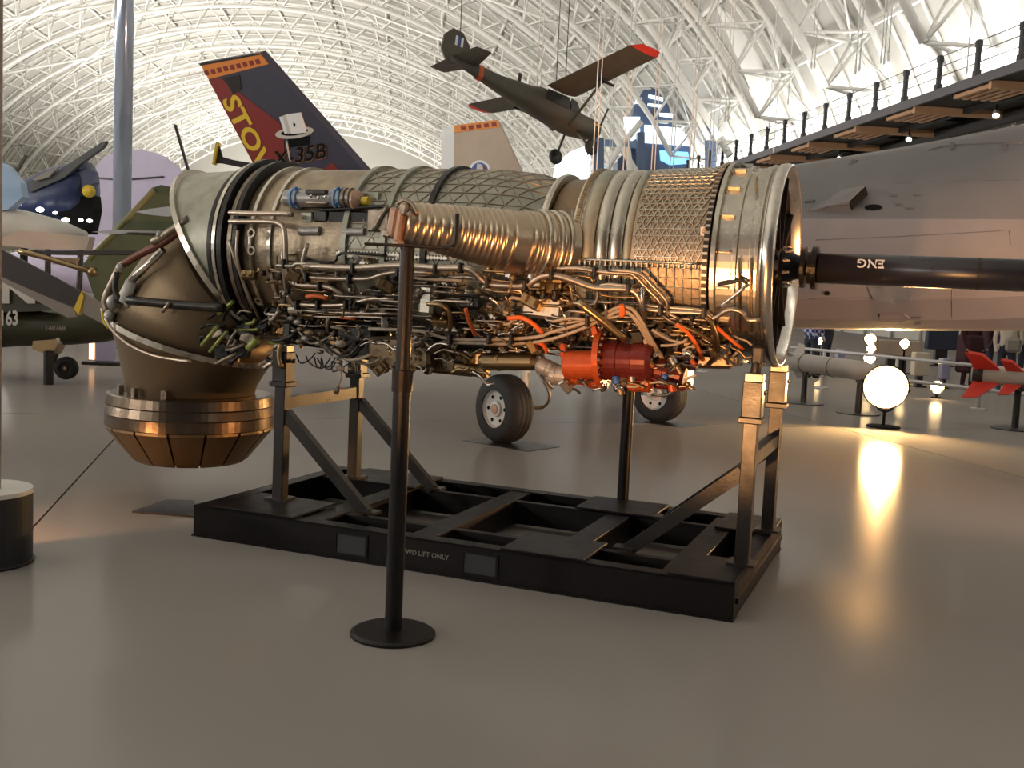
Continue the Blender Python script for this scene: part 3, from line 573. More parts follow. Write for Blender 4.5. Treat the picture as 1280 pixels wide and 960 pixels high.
lt(375, 400, 289, .028, 'cross_cylinder', 'foil', .35); lt(430, 456, 290, .026, 'cross_cylinder', 'foil', .35); tub([(468, 288), (477, 270), (486, 258)], .02, 'support_strut', 'dull', t=.33)
tub([(400, 262), (415, 262), (478, 258), (485, 262)], .012, 'actuator_tube', 'dark', t=.36)
# corrugated side duct reaching out towards the camera
DR = side(694, 311, .42); DT = side(503, 278, -.28); DA = DT - DR; DL = DA.length
prof = [(-.06, .215)]
rad = lambda f: .205 + (.112 - .205) * f
rings = [.02, .05, .09, .12, .17, .2, .24, .36] + [.42 + .034 * k for k in range(11)] + [.81, .86, .90, .95]
f = 0
steps = 160; rs = sorted(rings)
for k in range(steps + 1):
    f = k / steps; bumpv = max(math.exp(-((f - q) / .006) ** 2) for q in rs); prof.append((DL * f, rad(f) + .006 * bumpv))
prof.append((DL, .0001))
m = MB(); m.lathe(prof, DR, DA, 56, True); DU = ep(m, 'corrugated_duct', 'bronze')
for f in (.0, .06, .14): m = MB(); m.ring(DR + DA * f, DA, rad(f) + .008, .013, 48, 8); ep(m, 'duct_clamp', 'ti', DU)
for (x, y, w, h, mm) in ((492, 278, .05, .16, 'peach'), (500, 282, .04, .18, 'peach'), (506, 262, .05, .07, 'dull'), (513, 268, .03, .03, 'foil'), (486, 292, .06, .05, 'dull'), (498, 304, .05, .04, 'peach')):
    m = MB(); m.box(tuple(side(x, y, -.34)), (w, .06, h), Matrix.Rotation(.15, 3, 'Y'), .012); ep(m, 'duct_end_clamp', mm, DU)
tub([(497, 255), (505, 250), (516, 256), (522, 268)], .012, 'duct_lever', 'dull', t=-.33)
# main pipes, traced on cylinders round the engine
PIPES = [
 ([(287, 266), (320, 267), (345, 267), (366, 268)], .017, 'tub', .66), ([(287, 277), (330, 277), (350, 280), (356, 292), (357, 330), (360, 347), (372, 356), (405, 358), (420, 363), (430, 370)], .017, 'tub', .63),
 ([(384, 304), (378, 330), (380, 342), (390, 347), (440, 349), (462, 348), (478, 343), (500, 340), (545, 341)], .015, 'tub', .64), ([(382, 333), (442, 335), (499, 332), (546, 335), (576, 335), (592, 339), (608, 354), (630, 357), (657, 357), (674, 347), (692, 344), (720, 352), (744, 360), (786, 362), (798, 371), (803, 385), (803, 404)], .020, 'tub', .665),
 ([(360, 368), (364, 376), (376, 381), (433, 381), (461, 374), (494, 374)], .016, 'tub', .64), ([(353, 311), (356, 353), (363, 379), (378, 388), (430, 391), (500, 392)], .013, 'tub', .62), ([(366, 392), (400, 396), (450, 396), (500, 398)], .010, 'tub', .63),
 ([(372, 385), (420, 387), (480, 386), (530, 388)], .009, 'dull', .62), ([(440, 352), (447, 366), (455, 371), (475, 372)], .012, 'dull', .62),
 ([(692, 336), (720, 335), (744, 339), (779, 342), (791, 343), (810, 362), (826, 379), (827, 393), (845, 405)], .012, 'tub', .645), ([(760, 338), (797, 341), (815, 357), (833, 376), (834, 390), (850, 399)], .011, 'tub', .65),
 ([(800, 386), (838, 390), (880, 392), (892, 398), (905, 390), (915, 387), (928, 391), (934, 400), (950, 400)], .012, 'tub', .64), ([(897, 386), (915, 372), (932, 358)], .010, 'steel', .625), ([(897, 356), (915, 353), (925, 350), (934, 354)], .009, 'dark', .61), ([(800, 381), (830, 384), (878, 388), (890, 395)], .010, 'tub', .62),
 ([(790, 397), (830, 398), (880, 400), (892, 403)], .009, 'dull', .64),
 ([(461, 411), (525, 414), (564, 424), (630, 424), (672, 421), (690, 415), (735, 402), (768, 386), (785, 384), (797, 394), (815, 425), (830, 452)], .011, 'beige', .70), ([(545, 430), (560, 428), (630, 430), (680, 426), (730, 410), (768, 391), (782, 389), (794, 400), (812, 430), (826, 455)], .010, 'beige', .71), ([(690, 402), (712, 398), (738, 400), (770, 396), (786, 392), (800, 405), (818, 435), (836, 460)], .008, 'beige', .71), ([(700, 405), (720, 402), (745, 396)], .008, 'beige', .70),
 ([(534, 380), (550, 381), (560, 388), (563, 400), (562, 414)], .014, 'brass', .70), ([(410, 398), (409, 412), (413, 422), (432, 434), (452, 440)], .011, 'beige', .66), ([(446, 407), (450, 417), (446, 424), (446, 434)], .009, 'beige', .68), ([(414, 408), (428, 411), (436, 419)], .012, 'beige', .66),
 ([(518, 415), (523, 430), (531, 444), (536, 440), (548, 434), (556, 426)], .009, 'beige', .70), ([(550, 440), (560, 450), (566, 456), (580, 458), (588, 450), (590, 442)], .010, 'beige', .66), ([(571, 430), (568, 440), (576, 444), (590, 440)], .007, 'grn', .70), ([(444, 445), (441, 455), (446, 464), (452, 466)], .013, 'foil', .66), ([(445, 444), (460, 440), (468, 444)], .012, 'foil', .68),
 ([(669, 430), (678, 445), (684, 462), (692, 475)], .014, 'tub', .66), ([(757, 380), (757, 400), (751, 412), (748, 408)], .009, 'steel', .72), ([(803, 360), (803, 398)], .013, 'steel', .68), ([(700, 382), (706, 398), (710, 420)], .006, 'tub', .68), ([(712, 355), (716, 375), (720, 392)], .007, 'tub', .62),
 ([(806, 425), (812, 445), (824, 460)], .010, 'beige', .72), ([(815, 412), (835, 424), (852, 428), (858, 424)], .008, 'beige', .70), ([(826, 432), (842, 431), (854, 427)], .008, 'beige', .70), ([(836, 464), (850, 476), (860, 470), (872, 458)], .007, 'beige', .66),
 ([(886, 436), (898, 440), (905, 448), (915, 446), (922, 440)], .008, 'beige', .64), ([(880, 395), (890, 405), (896, 425), (894, 445), (886, 455)], .014, 'brass', .66), ([(700, 366), (716, 380), (722, 398)], .007, 'dark', .64),
 ([(540, 366), (552, 372), (560, 366)], .008, 'dark', .62), ([(498, 352), (480, 362), (470, 372)], .006, 'dark', .6), ([(612, 372), (622, 380), (628, 392)], .010, 'steel', .66), ([(632, 370), (637, 385), (634, 402)], .007, 'brass', .66), ([(640, 418), (648, 408), (655, 404)], .009, 'tub', .69), ([(706, 392), (708, 410), (711, 425)], .010, 'tub', .70), ([(730, 400), (738, 408), (737, 420)], .008, 'tub', .70)]
for pts, r, m, R in PIPES: tub(pts, r, {'beige': 'wire_harness', 'dark': 'dark_hose', 'brass': 'brass_pipe'}.get(m, 'fuel_pipe'), m, R=R)
for pts, r, R in (([(383, 371), (395, 370), (410, 373)], .014, .66), ([(582, 386), (586, 400), (594, 419)], .013, .70), ([(635, 398), (652, 397), (668, 406), (678, 416)], .014, .70), ([(845, 405), (858, 414), (870, 430), (879, 450)], .012, .67), ([(895, 408), (908, 420), (929, 437)], .010, .64), ([(668, 427), (678, 430), (684, 440)], .014, .70), ([(776, 381), (778, 388), (777, 395)], .016, .73), ([(444, 399), (425, 397)], .007, .65)):
    tub(pts, r, 'orange_hose', 'orange', R=R)
tub([(722, 377), (752, 400), (784, 426)], .024, 'drain_tube', 'brass', R=.74); tub([(845, 404), (870, 415), (892, 428)], .012, 'brown_hose', 'brass', R=.66)
# pipe clamps
for (x, y, R) in ((442, 335, .67), (437, 349, .65), (545, 337, .67), (576, 335, .68), (610, 354, .68), (657, 357, .68), (398, 381, .65), (433, 381, .65), (400, 358, .64), (440, 381, .65), (786, 362, .68), (826, 388, .66), (690, 343, .68), (563, 424, .71), (640, 424, .71), (735, 402, .72), (384, 347, .65), (880, 391, .65), (498, 340, .65), (744, 340, .65), (612, 424, .71), (356, 330, .64), (372, 381, .65)):
    m = MB(); m.box(tuple(surf(x, y, R)), (.022, .06, .062), None, .006); ep(m, 'pipe_clamp', 'dark')
# scattered small lines and fittings that fill the lower half
r3 = random.Random(5)
def cp(s, a, R): return V((s, T0 - R * cos(a), Z0 - R * sin(a)))
for k in range(150):
    s = r3.uniform(-3.3, -.40); a = r3.uniform(.12, 1.35); R = r3.uniform(.555, .66); 
    if s > -1.05 and a < .55: a += .5
    L = r3.uniform(.15, .6); j = r3.uniform(-.18, .18); e = r3.choice([0, 1, 1])
    p = [cp(s, a, R - .07 * e), cp(s + .02, a, R), cp(s + L * .4, a, R), cp(s + L * .5, a + j, R), cp(s + L, a + j, R), cp(s + L + .02, a + j, R - .08 * e)]
    p = [q for q in p if q.x < -.3]
    if len(p) < 3: continue
    m = MB(); m.tube(p, r3.uniform(.004, .011), 6, 3); ep(m, 'small_line', r3.choice(['tub', 'tub', 'dull', 'brass', 'beige', 'satin', 'dark']))
fm = []
m = MB(); m.lathe([(-.02, .0001), (-.02, .010), (-.006, .010), (-.006, .016), (.006, .016), (.006, .010), (.02, .010), (.02, .0001)], (0, 0, 0), (1, 0, 0), 6); fm.append(m)
m = MB(); m.box((0, 0, 0), (.05, .03, .035), None, .005); m.lathe([(0, .012), (.03, .012), (.03, .0001)], (0, -.012, 0), (0, -1, 0), 8); fm.append(m)
m = MB(); m.lathe([(0, .0001), (0, .022), (.05, .022), (.055, .012), (.07, .012), (.07, .0001)], (-.03, 0, 0), (1, 0, 0), 10); fm.append(m)
m = MB(); m.box((0, 0, 0), (.085, .05, .05), None, .006); m.box((.02, -.03, 0), (.02, .02, .03)); m.box((-.02, -.03, 0), (.02, .02, .03)); fm.append(m)
m = MB(); m.ball((0, 0, 0), .018, 8); m.tube([(0, 0, 0), (0, 0, -.05)], .008, 6, 0); fm.append(m)
fme = [[q.mesh('pipe_fitting', M[mm]) for mm in ('steel', 'dull', 'brass', 'dark', 'satin', 'burnt')] for q in fm]
for k in range(280):
    s = r3.uniform(-3.3, -.38); a = r3.uniform(.15, 1.45); R = r3.uniform(.55, .66)
    if s > -1.05 and a < .5: a += .5
    o = link('pipe_fitting', r3.choice(r3.choice(fme)), EN); o.location = cp(s, a, R) - OFF; o.rotation_euler = (-a + r3.uniform(-.3, .3), r3.choice([0, 0, pi / 2, .4]), r3.uniform(-.4, .4)); sc = r3.uniform(.8, 1.5); o.scale = (sc, sc, sc)
# accessories under the engine
def canister(px0, py0, px1, py1, t, r, name, m, prof=None, n=20):
    a, b = side(px0, py0, t), side(px1, py1, t); L = (b - a).length; mb = MB()
    mb.lathe(prof and [(f * L, q * r) for f, q in prof] or [(0, .0001), (0, r * .7), (L * .08, r), (L * .3, r), (L * .32, r * 1.06), (L * .36, r * 1.06), (L * .38, r), (L * .92, r), (L, r * .7), (L, .0001)], a, b - a, n); return ep(mb, name, m)
for (x0, y0, x1, y1, t, d, mm) in ((470, 418, 545, 464, .55, .22, 'burnt'), (368, 404, 420, 434, .62, .25, 'dark'), (430, 400, 475, 450, .6, .2, 'dark'), (575, 395, 660, 440, .62, .2, 'dark'), (656, 368, 706, 400, .42, .12, 'satin'), (545, 430, 600, 470, .66, .2, 'burnt'), (820, 455, 862, 488, .6, .2, 'dkred'), (690, 395, 760, 440, .7, .2, 'dark'), (860, 410, 925, 448, .7, .2, 'dark'), (525, 355, 542, 395, .33, .05, 'satin'), (574, 372, 604, 388, .36, .07, 'dark'), (872, 440, 918, 462, .75, .15, 'dull')):
    p, q = side(x0, y0, t), side(x1, y1, t); m = MB(); m.box(((p.x + q.x) / 2, t, (p.z + q.z) / 2), (abs(p.x - q.x), d, abs(p.z - q.z)), Matrix.Rotation(r3.uniform(-.06, .06), 3, 'Y'), .02); ep(m, 'accessory_box', mm)
canister(600, 452, 672, 452, .5, .055, 'oil_canister', 'brass'); canister(672, 455, 706, 470, .45, .05, 'pump_body', 'foil'); canister(568, 458, 610, 466, .55, .04, 'oil_filter', 'brass')
canister(688, 468, 712, 470, .42, .06, 'pump_body', 'foil'); canister(706, 456, 752, 456, .36, .085, 'red_gearbox', 'redor', [(0, 0), (0, .8), (.05, 1), (.9, 1), (.95, 1.1), (1, 1.1), (1, 0)], 28)
canister(750, 448, 757, 448, .40, .17, 'gearbox_flange', 'redor', [(0, 0), (0, 1), (1, 1), (1, 0)], 32)
for k in range(22):
    a = 2 * pi * k / 22; c = side(757, 448, .40); m = MB(); m.lathe([(0, .009), (.012, .009), (.014, .0001)], c + V((0, .155 * cos(a), .155 * sin(a))), (1, 0, 0), 6); ep(m, 'gearbox_bolt', 'steel')
canister(756, 450, 818, 452, .40, .115, 'pump_housing', 'dkred', [(0, 0), (0, 1), (.3, 1.02), (.32, .95), (.6, .95), (.62, 1.03), (.9, 1.0), (1, .8), (1, 0)], 28)
canister(816, 462, 856, 472, .45, .075, 'pump_housing', 'dkred'); canister(735, 474, 752, 476, .42, .05, 'red_valve', 'redor'); canister(785, 478, 815, 480, .42, .05, 'red_valve', 'redor'); canister(714, 470, 742, 474, .40, .045, 'red_valve', 'redor')
canister(800, 415, 801, 445, .50, .15, 'black_drum', 'black', [(0, 0), (0, 1), (.5, 1), (1, .9), (1, 0)], 28)
for (x, y) in ((664, 372), (679, 372), (694, 372)): m = MB(); m.box(tuple(side(x, y, .345)), (.05, .05, .05), None, .015); m.lathe([(0, .02), (.03, .02), (.03, .0001)], side(x, y - 3, .33), (0, -.3, 1), 10); ep(m, 'valve_head', 'dark')
m = MB(); m.beam(side(742, 408, .33), side(750, 440, .33), .03, .03); ep(m, 'red_bracket', 'redor')
for (px, py) in ((812, 448), (815, 456), (808, 440), (703, 430), (703, 440), (769, 470), (790, 470), (828, 470), (840, 480), (846, 458), (775, 486), (858, 440), (864, 450), (838, 446)):
    canister(px, py, px + r3.choice([1, 2, 6]), py + r3.choice([8, 10, 3]), .33, r3.uniform(.014, .024), 'gearbox_plug', r3.choice(['steel', 'brass', 'foil', 'blue', 'redor']))
for k in range(60):
    x = r3.uniform(705, 862); y = r3.uniform(438, 488) ; o = link('pipe_fitting', r3.choice(r3.choice(fme)), EN) if k < 20 else None
    if o: o.location = side(x, y, .36) - OFF; o.rotation_euler = (r3.uniform(-1, 1), r3.uniform(-1, 1), r3.uniform(-1, 1))
    else:
        a = r3.uniform(-.6, .6); L = r3.uniform(10, 26); tub([(x, y), (x + L * .5, y + L * .5 * sin(a) + r3.uniform(-4, 4)), (x + L * cos(a), y + L * sin(a))], r3.uniform(.004, .009), 'gearbox_line', r3.choice(['steel', 'beige', 'dkred', 'brass', 'dark']), t=r3.uniform(.3, .4))
for k in range(26):                                                      # wrapped harness lumps at the lower left
    x = r3.uniform(362, 440); y = 402 + (x - 362) * .55 + r3.uniform(-8, 26)
    m = MB(); m.ball(side(x, y, r3.uniform(.34, .5)), r3.uniform(.015, .032), 8, (1.5, 1, .8)); ep(m, 'wrapped_connector', r3.choice(['foil', 'foil', 'dull', 'beige', 'dull', 'burnt']))
for k in range(16):
    x = r3.uniform(362, 445); y = 408 + (x - 362) * .5; tub([(x, y), (x + 14, y + r3.uniform(4, 16)), (x + 30, y + r3.uniform(8, 20)), (x + 44, y + r3.uniform(0, 16))], r3.uniform(.006, .012), 'wire_harness', r3.choice(['dull', 'beige', 'dark', 'dark']), t=r3.uniform(.34, .5))
for k in range(7):
    x = 374 + k * 8 + r3.uniform(-5, 5); y = 443 + k * 1.6; tub([(x, y), (x + r3.uniform(0, 6), y + r3.uniform(8, 14)), (x + r3.uniform(10, 18), y + r3.uniform(7, 16)), (x + r3.uniform(16, 26), y + r3.uniform(-2, 3))], .005, 'hanging_wire', 'dark', t=.5)
tub([(425, 455), (427, 470), (423, 482), (420, 488)], .008, 'hanging_strap', 'beige', t=.5); tub([(424, 484), (420, 492)], .016, 'hanging_strap', 'dull', t=.5)
for (x0, x1, y0, y1, t, n) in ((472, 544, 420, 462, .42, 26), (548, 600, 434, 468, .54, 14), (440, 470, 420, 448, .5, 8), (610, 700, 400, 440, .46, 24), (862, 925, 405, 446, .5, 20), (560, 640, 388, 432, .5, 18)):
    for k in range(n):                                                   # fittings and short lines crowding the accessory boxes
        x, y = r3.uniform(x0, x1), r3.uniform(y0, y1)
        if k % 2: o = link('gearbox_fitting', r3.choice(r3.choice(fme)), EN); o.location = side(x, y, t + r3.uniform(-.05, .02)) - OFF; o.rotation_euler = (r3.uniform(-1, 1), r3.uniform(-1, 1), r3.uniform(-1, 1)); sc = r3.uniform(.7, 1.3); o.scale = (sc, sc, sc)
        else: a = r3.uniform(-.5, .9); L = r3.uniform(12, 34); tub([(x, y), (x + L * .4, y + L * .4 * sin(a) + r3.uniform(-5, 5)), (x + L * .7, y + L * .7 * sin(a) + r3.uniform(-5, 5)), (x + L, y + L * sin(a) * .8)], r3.uniform(.004, .010), 'short_line', r3.choice(['tub', 'beige', 'dull', 'dark', 'brass', 'steel']), t=t + r3.uniform(-.08, -.01))
# ------------------------------------------------------------------ sign stanchions
def stanchion(p, ztop, label, tray):
    t = thing('sign_stanchion', label, 'stanchion', p)
    m = MB(); m.lathe([(0, .0001), (0, .205), (.012, .205), (.022, .19), (.03, .06), (.034, .0001)], (0, 0, 0), (0, 0, 1), 64); m.build('base_disc', M['black'], t)
    m = MB(); m.lathe([(.02, .042), (ztop * .64, .042), (ztop * .64, .036), (ztop, .034), (ztop, .0001)], (0, 0, 0), (0, 0, 1), 32, False); m.build('pole', M['black'], t)
    m = MB(); m.lathe([(ztop * .635, .04), (ztop * .635, .05), (ztop * .69, .05), (ztop * .69, .034)], (0, 0, 0), (0, 0, 1), 32); m.build('collar', M['blackp'], t)
    if tray:
        m = MB(); m.box((.01, 0, ztop + .006), (.42, .05, .014), None, .004); m.build('sign_rail', M['black'], t)
        m = MB(); m.tube([(.17, 0, ztop + .006), (.205, 0, ztop + .012), (.222, 0, ztop + .04), (.226, 0, ztop + .165)], .011, 8, 4); m.build('sign_arm', M['black'], t)
    return t
a = stanchion(V((-.517, 4.966, 0)), 1.855, 'black sign stanchion with round base standing in front of the engine', True); a.rotation_euler = (0, 0, -.03)
p = V(((787 - 640) / FOC * 7.5, 7.5, 0)); stanchion(p, 1.855, 'black stanchion pole standing behind the engine stand, under the red gearbox', False)
# dark floor plate left of the stand
m = MB(); q = [on_floor(165, 641), on_floor(243, 647), on_floor(243, 627), on_floor(208, 626)]; m.prism([(v.x, v.y, .0) for v in q], (0, 0, .012)); tag(m.build('floor_plate', M['blackp']), 'flat dark plate on the floor at the left end of the engine stand', 'floor plate')
# ------------------------------------------------------------------ grey jet behind the engine. local frame: X to the nose, Y away from the camera
JO = V((.94, 12.65, 0)); JN = V((.78, -.625, 0)).normalized(); JY = V((-JN.y, JN.x, 0)); JYAW = math.atan2(JN.y, JN.x)
JT = thing('fighter_jet', 'large grey jet aircraft behind the engine with two tall painted tail fins', 'aircraft', JO, JYAW)
def jl(p): q = V(p) - JO; return V((q.dot(JN), q.dot(JY), q.z))
def jplane(x, y, o, n): return on_plane(x, y, JO + JN * o[0] + JY * o[1] + V((0, 0, o[2])), JN * n[0] + JY * n[1] + V((0, 0, n[2])))
def jp(x, y, o, n): return jl(jplane(x, y, o, n))
secs = [(-5.4, .75, 1.75, 2.35, 2.1), (-4, 1.1, 1.6, 2.5, 2.2), (-2, 1.55, 1.48, 2.7, 2.36), (0, 1.55, 1.40, 2.88, 2.42), (1.6, 1.4, 1.40, 2.99, 2.42), (2.6, 1.22, 1.40, 3.08, 2.42), (3.6, 1.16, 1.44, 3.2, 2.42), (4.6, 1.12, 1.50, 3.35, 2.42), (5.6, 1.0, 1.6, 3.4, 2.42), (6.8, .8, 1.78, 3.05, 2.40), (8.2, .45, 2.02, 2.7, 2.36), (9.4, .06, 2.25, 2.38, 2.32)]
def sect(X, w, zb, zt, zc):
    h = [(0, zb), (w * .55, zb + .02), (w * .8, zb + .10), (w * .93, zb + .28), (w * .985, zc - .25), (w, zc - .015), (w, zc + .015), (w * .86, zc + (zt - zc) * .26), (w * .66, zc + (zt - zc) * .56), (w * .42, zc + (zt - zc) * .86), (w * .2, zt - .015), (0, zt)]
    return [V((X, -y, z)) for y, z in h] + [V((X, y, z)) for y, z in h[-2:0:-1]]
m = MB(); fine = []
for a, b in zip(secs[:-1], secs[1:]):
    for q in range(4): fine.append([x + (y - x) * q / 4 for x, y in zip(a, b)])
fine.append(secs[-1]); m.loft([sect(*s) for s in fine], False); JF = m.build('fuselage', M['jet'], JT)
JF.data.polygons.foreach_set('use_smooth', [True] * len(JF.data.polygons))
try: JF.data.set_sharp_from_angle(angle=radians(24))
except Exception: pass
def wing(mb, pts, th):                                                   # pts: root LE, root TE, tip TE, tip LE
    a, b, c, d = map(V, pts); rows = []
    for f in (0, .5, 1):
        le = a.lerp(d, f); te = b.lerp(c, f); t_ = th * (1 - .55 * f); row = []
        n = V((0, 0, 1)) if abs((d - a).z) < abs((d - a).y) else V((0, 1, 0))
        for (u, h) in ((0, 0), (.08, .5), (.35, 1), (.7, .6), (1, .03)): row.append(le.lerp(te, u) + n * (t_ * h / 2))
        for (u, h) in ((.7, .6), (.35, 1), (.08, .5)): row.append(le.lerp(te, u) - n * (t_ * h / 2))
        rows.append(row)
    return mb.loft(rows, False)
for s in (-1, 1):
    m = MB(); wing(m, [(1.6, s * 1.4, 2.40), (-2.2, s * 1.45, 2.38), (-1.9, s * 4.9, 2.22), (-1.1, s * 4.9, 2.22)], .2); m.build('wing', M['jet'], JT)
    m = MB(); wing(m, [(-3.4, s * 1.2, 2.2), (-5.2, s * 1.0, 2.2), (-6.2, s * 2.9, 2.15), (-5.3, s * 2.9, 2.15)], .12); m.build('tailplane', M['jet'], JT)
# tail fins: a thin slab in its canted plane, paint as thin raised films
def fin(o, n, corners, base, th):
    q = [jp(x, y, o, n) for x, y in corners]; nn = V(n).normalized()
    if nn.y > 0: nn = -nn
    m = MB(); m.prism([p + nn * -th for p in q], nn * th); return m.build('tail_fin', base, JT), nn
o1, n1 = (-3.56, -2.66, 4.2), (0, -1.8, -.91)
n1 = V((0, 1.8, .91)).normalized()
C1 = [(250, 79), (325, 66), (456, 214), (490, 262), (352, 262), (322, 214)]
F1, nn1 = fin(o1, n1, C1, M['finblue'], .09)
def film(fn, o, n, nn, pts, name, m, h): 
    q = [jp(x, y, o, n) + nn * .001 for x, y in pts]; mb = MB(); mb.prism(q, nn * h); return mb.build(name, m, fn)
def f1(pts, name, m, h=.004): return film(F1, o1, n1, nn1, pts, name, M[m], h)
f1([(250, 79), (325, 66), (336, 80), (261, 99)], 'tip_band', 'finor'); f1([(249, 79), (324, 66), (326, 68), (251, 82)], 'tip_cap', 'dark', .008)
for k in range(9):
    x = 255 + 8.0 * k; y = 88.5 - 1.75 * k; f1([(x, y), (x + 5, y - 1.2), (x + 7.5, y + 4.6), (x + 2.5, y + 5.8)], 'tip_band_block', 'finred', .007)
f1([(261, 100), (275, 97), (300, 116), (350, 154), (354, 163), (358, 214), (480, 262), (352, 262), (322, 214)], 'red_panel', 'finred')
f1([(400, 214), (416, 203), (424, 214)], 'red_panel', 'finred', .005)
# lettering on the fin: text plane mapped onto a pixel parallelogram of the fin surface
def fin_text(body, org, ex, ey, size, mname, name, h, bold=.0, sx=1., fn=None, o=None, n=None, nn=None):
    def place(x, y, d):
        px = org[0] + ex[0] * x + ey[0] * y; py = org[1] + ex[1] * x + ey[1] * y
        return jp(px, py, o or o1, n or n1) + (nn or nn1) * (h + d)
    tm = text_mesh(body, size, place, .003, bold, 0, sx); return tm.build(name, M[mname], fn or F1)
fin_text('STOVL', (313.5, 174.5), (32.5, 62.5), (18.5, -9), 1.4, 'finyel', 'lettering', .006, .04, .41)
for k, ch_ in enumerate('X-35B'):
    pass
fin_text('X-35B', (376, 194), (26, -4.5), (2, -27), 1.0, 'blackm', 'lettering', .009, .012, .98); fin_text('X-35B', (376.6, 194.6), (26, -4.5), (2, -27), 1.0, 'edgeor', 'lettering_edge', .006, .024, .98)
f1([(280, 97), (300, 93), (302, 112), (292, 118), (284, 104)], 'dark_crest', 'dark', .006)
# top hat with playing cards
el = lambda cx, cy, a, b, n=20, r=0: [(cx + a * cos(2 * pi * k / n) * cos(r) - b * sin(2 * pi * k / n) * sin(r), cy + a * cos(2 * pi * k / n) * sin(r) + b * sin(2 * pi * k / n) * cos(r)) for k in range(n)]
f1([(360, 172), (388, 170), (386, 181), (363, 184)], 'hat_crown', 'blackm', .007); f1(el(368.5, 165.5, 24, 7.2, 24, -.12), 'hat_brim', 'ltg', .009); f1(el(369, 164.6, 17, 4.4, 20, -.12), 'hat_opening', 'blackm', .011)
for k, (x, w) in enumerate(((350, 8), (354, 8), (358.5, 18))): f1([(x, 146 - k * 1.6), (x + w, 143.5 - k * 1.6), (x + w + 8, 163 + k), (x + 7, 167.5 - k * .3)], 'playing_card', 'white' if k != 1 else 'ltg', .013 + .003 * k)
f1([(369, 152), (371, 155), (370, 158), (368, 155)], 'card_pip', 'blackm', .022)
tm = MB(); tm.tube([jp(359, 176, o1, n1) + nn1 * .012, jp(365, 208, o1, n1) + nn1 * .012], .012, 6, 0); tm.build('cane', M['ltg'], F1)
o2, n2 = (-3.93, 2.17, 4.2), V((0, 1.8, -.8)).normalized()
F2, nn2 = fin(o2, n2, [(568, 157), (622, 150), (655, 222), (668, 262), (566, 262)], M['tan'], .09)  # grey fin; warm lamplight is put into its tan colour
def f2(pts, name, m, h=.005): return film(F2, o2, n2, nn2, pts, name, M[m], h)
q = [jp(x, y, o2, n2) for x, y in [(551.5, 160), (568, 157), (566, 262), (549, 262)]]; m = MB(); m.prism([p - nn2 * .07 for p in q], nn2 * .05); m.build('rudder', M['white'], JT)  # white puts the light falling on the rudder into its colour
f2([(568, 157), (622, 150), (626, 159), (568, 166)], 'tip_band', 'finor')
for k in range(5): x = 576 + 9.6 * k; y = 158.6 - 1.2 * k; f2([(x, y), (x + 6, y - .8), (x + 7, y + 4), (x + 1, y + 4.8)], 'tip_band_block', 'finred', .008)
f2(el(600, 214, 13.5, 13.5, 28), 'emblem_ring', 'white', .006); f2(el(600, 214.5, 10.5, 11, 28), 'emblem_disc', 'emb', .009); f2([(597, 205), (603, 206), (606, 216), (600, 222), (596, 214)], 'emblem_mark', 'ltg', .012)
f2([(604, 207), (608, 210), (607, 218), (604, 214)], 'emblem_mark', 'finred', .012)
# dark details on the fuselage side
from mathutils.bvhtree import BVHTree
BV = BVHTree.FromPolygons([v.co.copy() for v in JF.data.vertices], [tuple(p.vertices) for p in JF.data.polygons])
JCAM = jl(CAM)
def jhit(x, y):                                                          # point of the fuselage skin under a pixel, with its normal
    d = ray(x, y); d = V((d.dot(JN), d.dot(JY), d.z)).normalized(); r = BV.ray_cast(JCAM, d)
    if r[0] is None: return V((3, -1.2, 2.4)), V((0, -1, 0))
    n = r[1]; return r[0], (-n if n.dot(d) > 0 else n)
def jpatch(pts, name, m, th=.012):
    P = [jhit(x, y) for x, y in pts]; k = len(P); vs = [p - n * .004 for p, n in P] + [p + n * th for p, n in P]; c0 = sum(vs[k:], V()) / k
    mb = MB(); mb.add(vs + [c0], [(i, (i + 1) % k, k + (i + 1) % k, k + i) for i in range(k)] + [(k + i, k + (i + 1) % k, 2 * k) for i in range(k)]); return mb.build(name, M[m], JT)
def jseam(pts, name, m, r):
    Q = []
    for (a, b) in zip(pts[:-1], pts[1:]):
        for q in range(8): f = q / 8; Q.append(jhit(a[0] + (b[0] - a[0]) * f, a[1] + (b[1] - a[1]) * f)[0])
    Q.append(jhit(*pts[-1])[0]); mb = MB(); mb.tube(Q, r, 4, 0); return mb.build(name, M[m], JT)
def onside(x, y, Y=-1.17): return jp(x, y, (0, Y, 0), (0, 1, 0))
def jside(pts, name, m, Y, th=.02, Yn=(0, -1, 0)): mb = MB(); mb.prism([onside(x, y, Y) for x, y in pts], V(Yn) * th); return mb.build(name, M[m], JT)
def topside(x, y): return jp(x, y, (0, -1.10, 2.47), V((0, -.72, .69)))
def jtop(pts, name, m, th=.012): mb = MB(); mb.prism([topside(x, y) + V((0, -.0, .0)) for x, y in pts], V((0, -.72, .69)) * th); return mb.build(name, M[m], JT)
(a_, na_), (b_, nb_), (c_, nc_), (d_, nd_) = jhit(1008, 264), jhit(1064, 263), jhit(1084, 244), jhit(1052, 237)
up_ = (na_ + nb_ + nc_ + nd_).normalized(); m = MB(); m.add([a_, b_, c_, d_, b_ + up_ * .11, c_ + up_ * .11], [(0, 1, 4), (0, 4, 5, 3), (1, 2, 5, 4), (2, 3, 5)]); sc_ = m.build('air_scoop', M['jet'], JT)
fw_ = (c_ - b_).cross(up_).normalized(); fw_ = fw_ if fw_.dot(b_ - a_) > 0 else -fw_
m = MB(); m.prism([p + fw_ * .004 for p in (b_ + up_ * .012, c_ + up_ * .012, c_ + up_ * .10, b_ + up_ * .10)], fw_ * .008); m.build('scoop_mouth', M['blackm'], sc_)
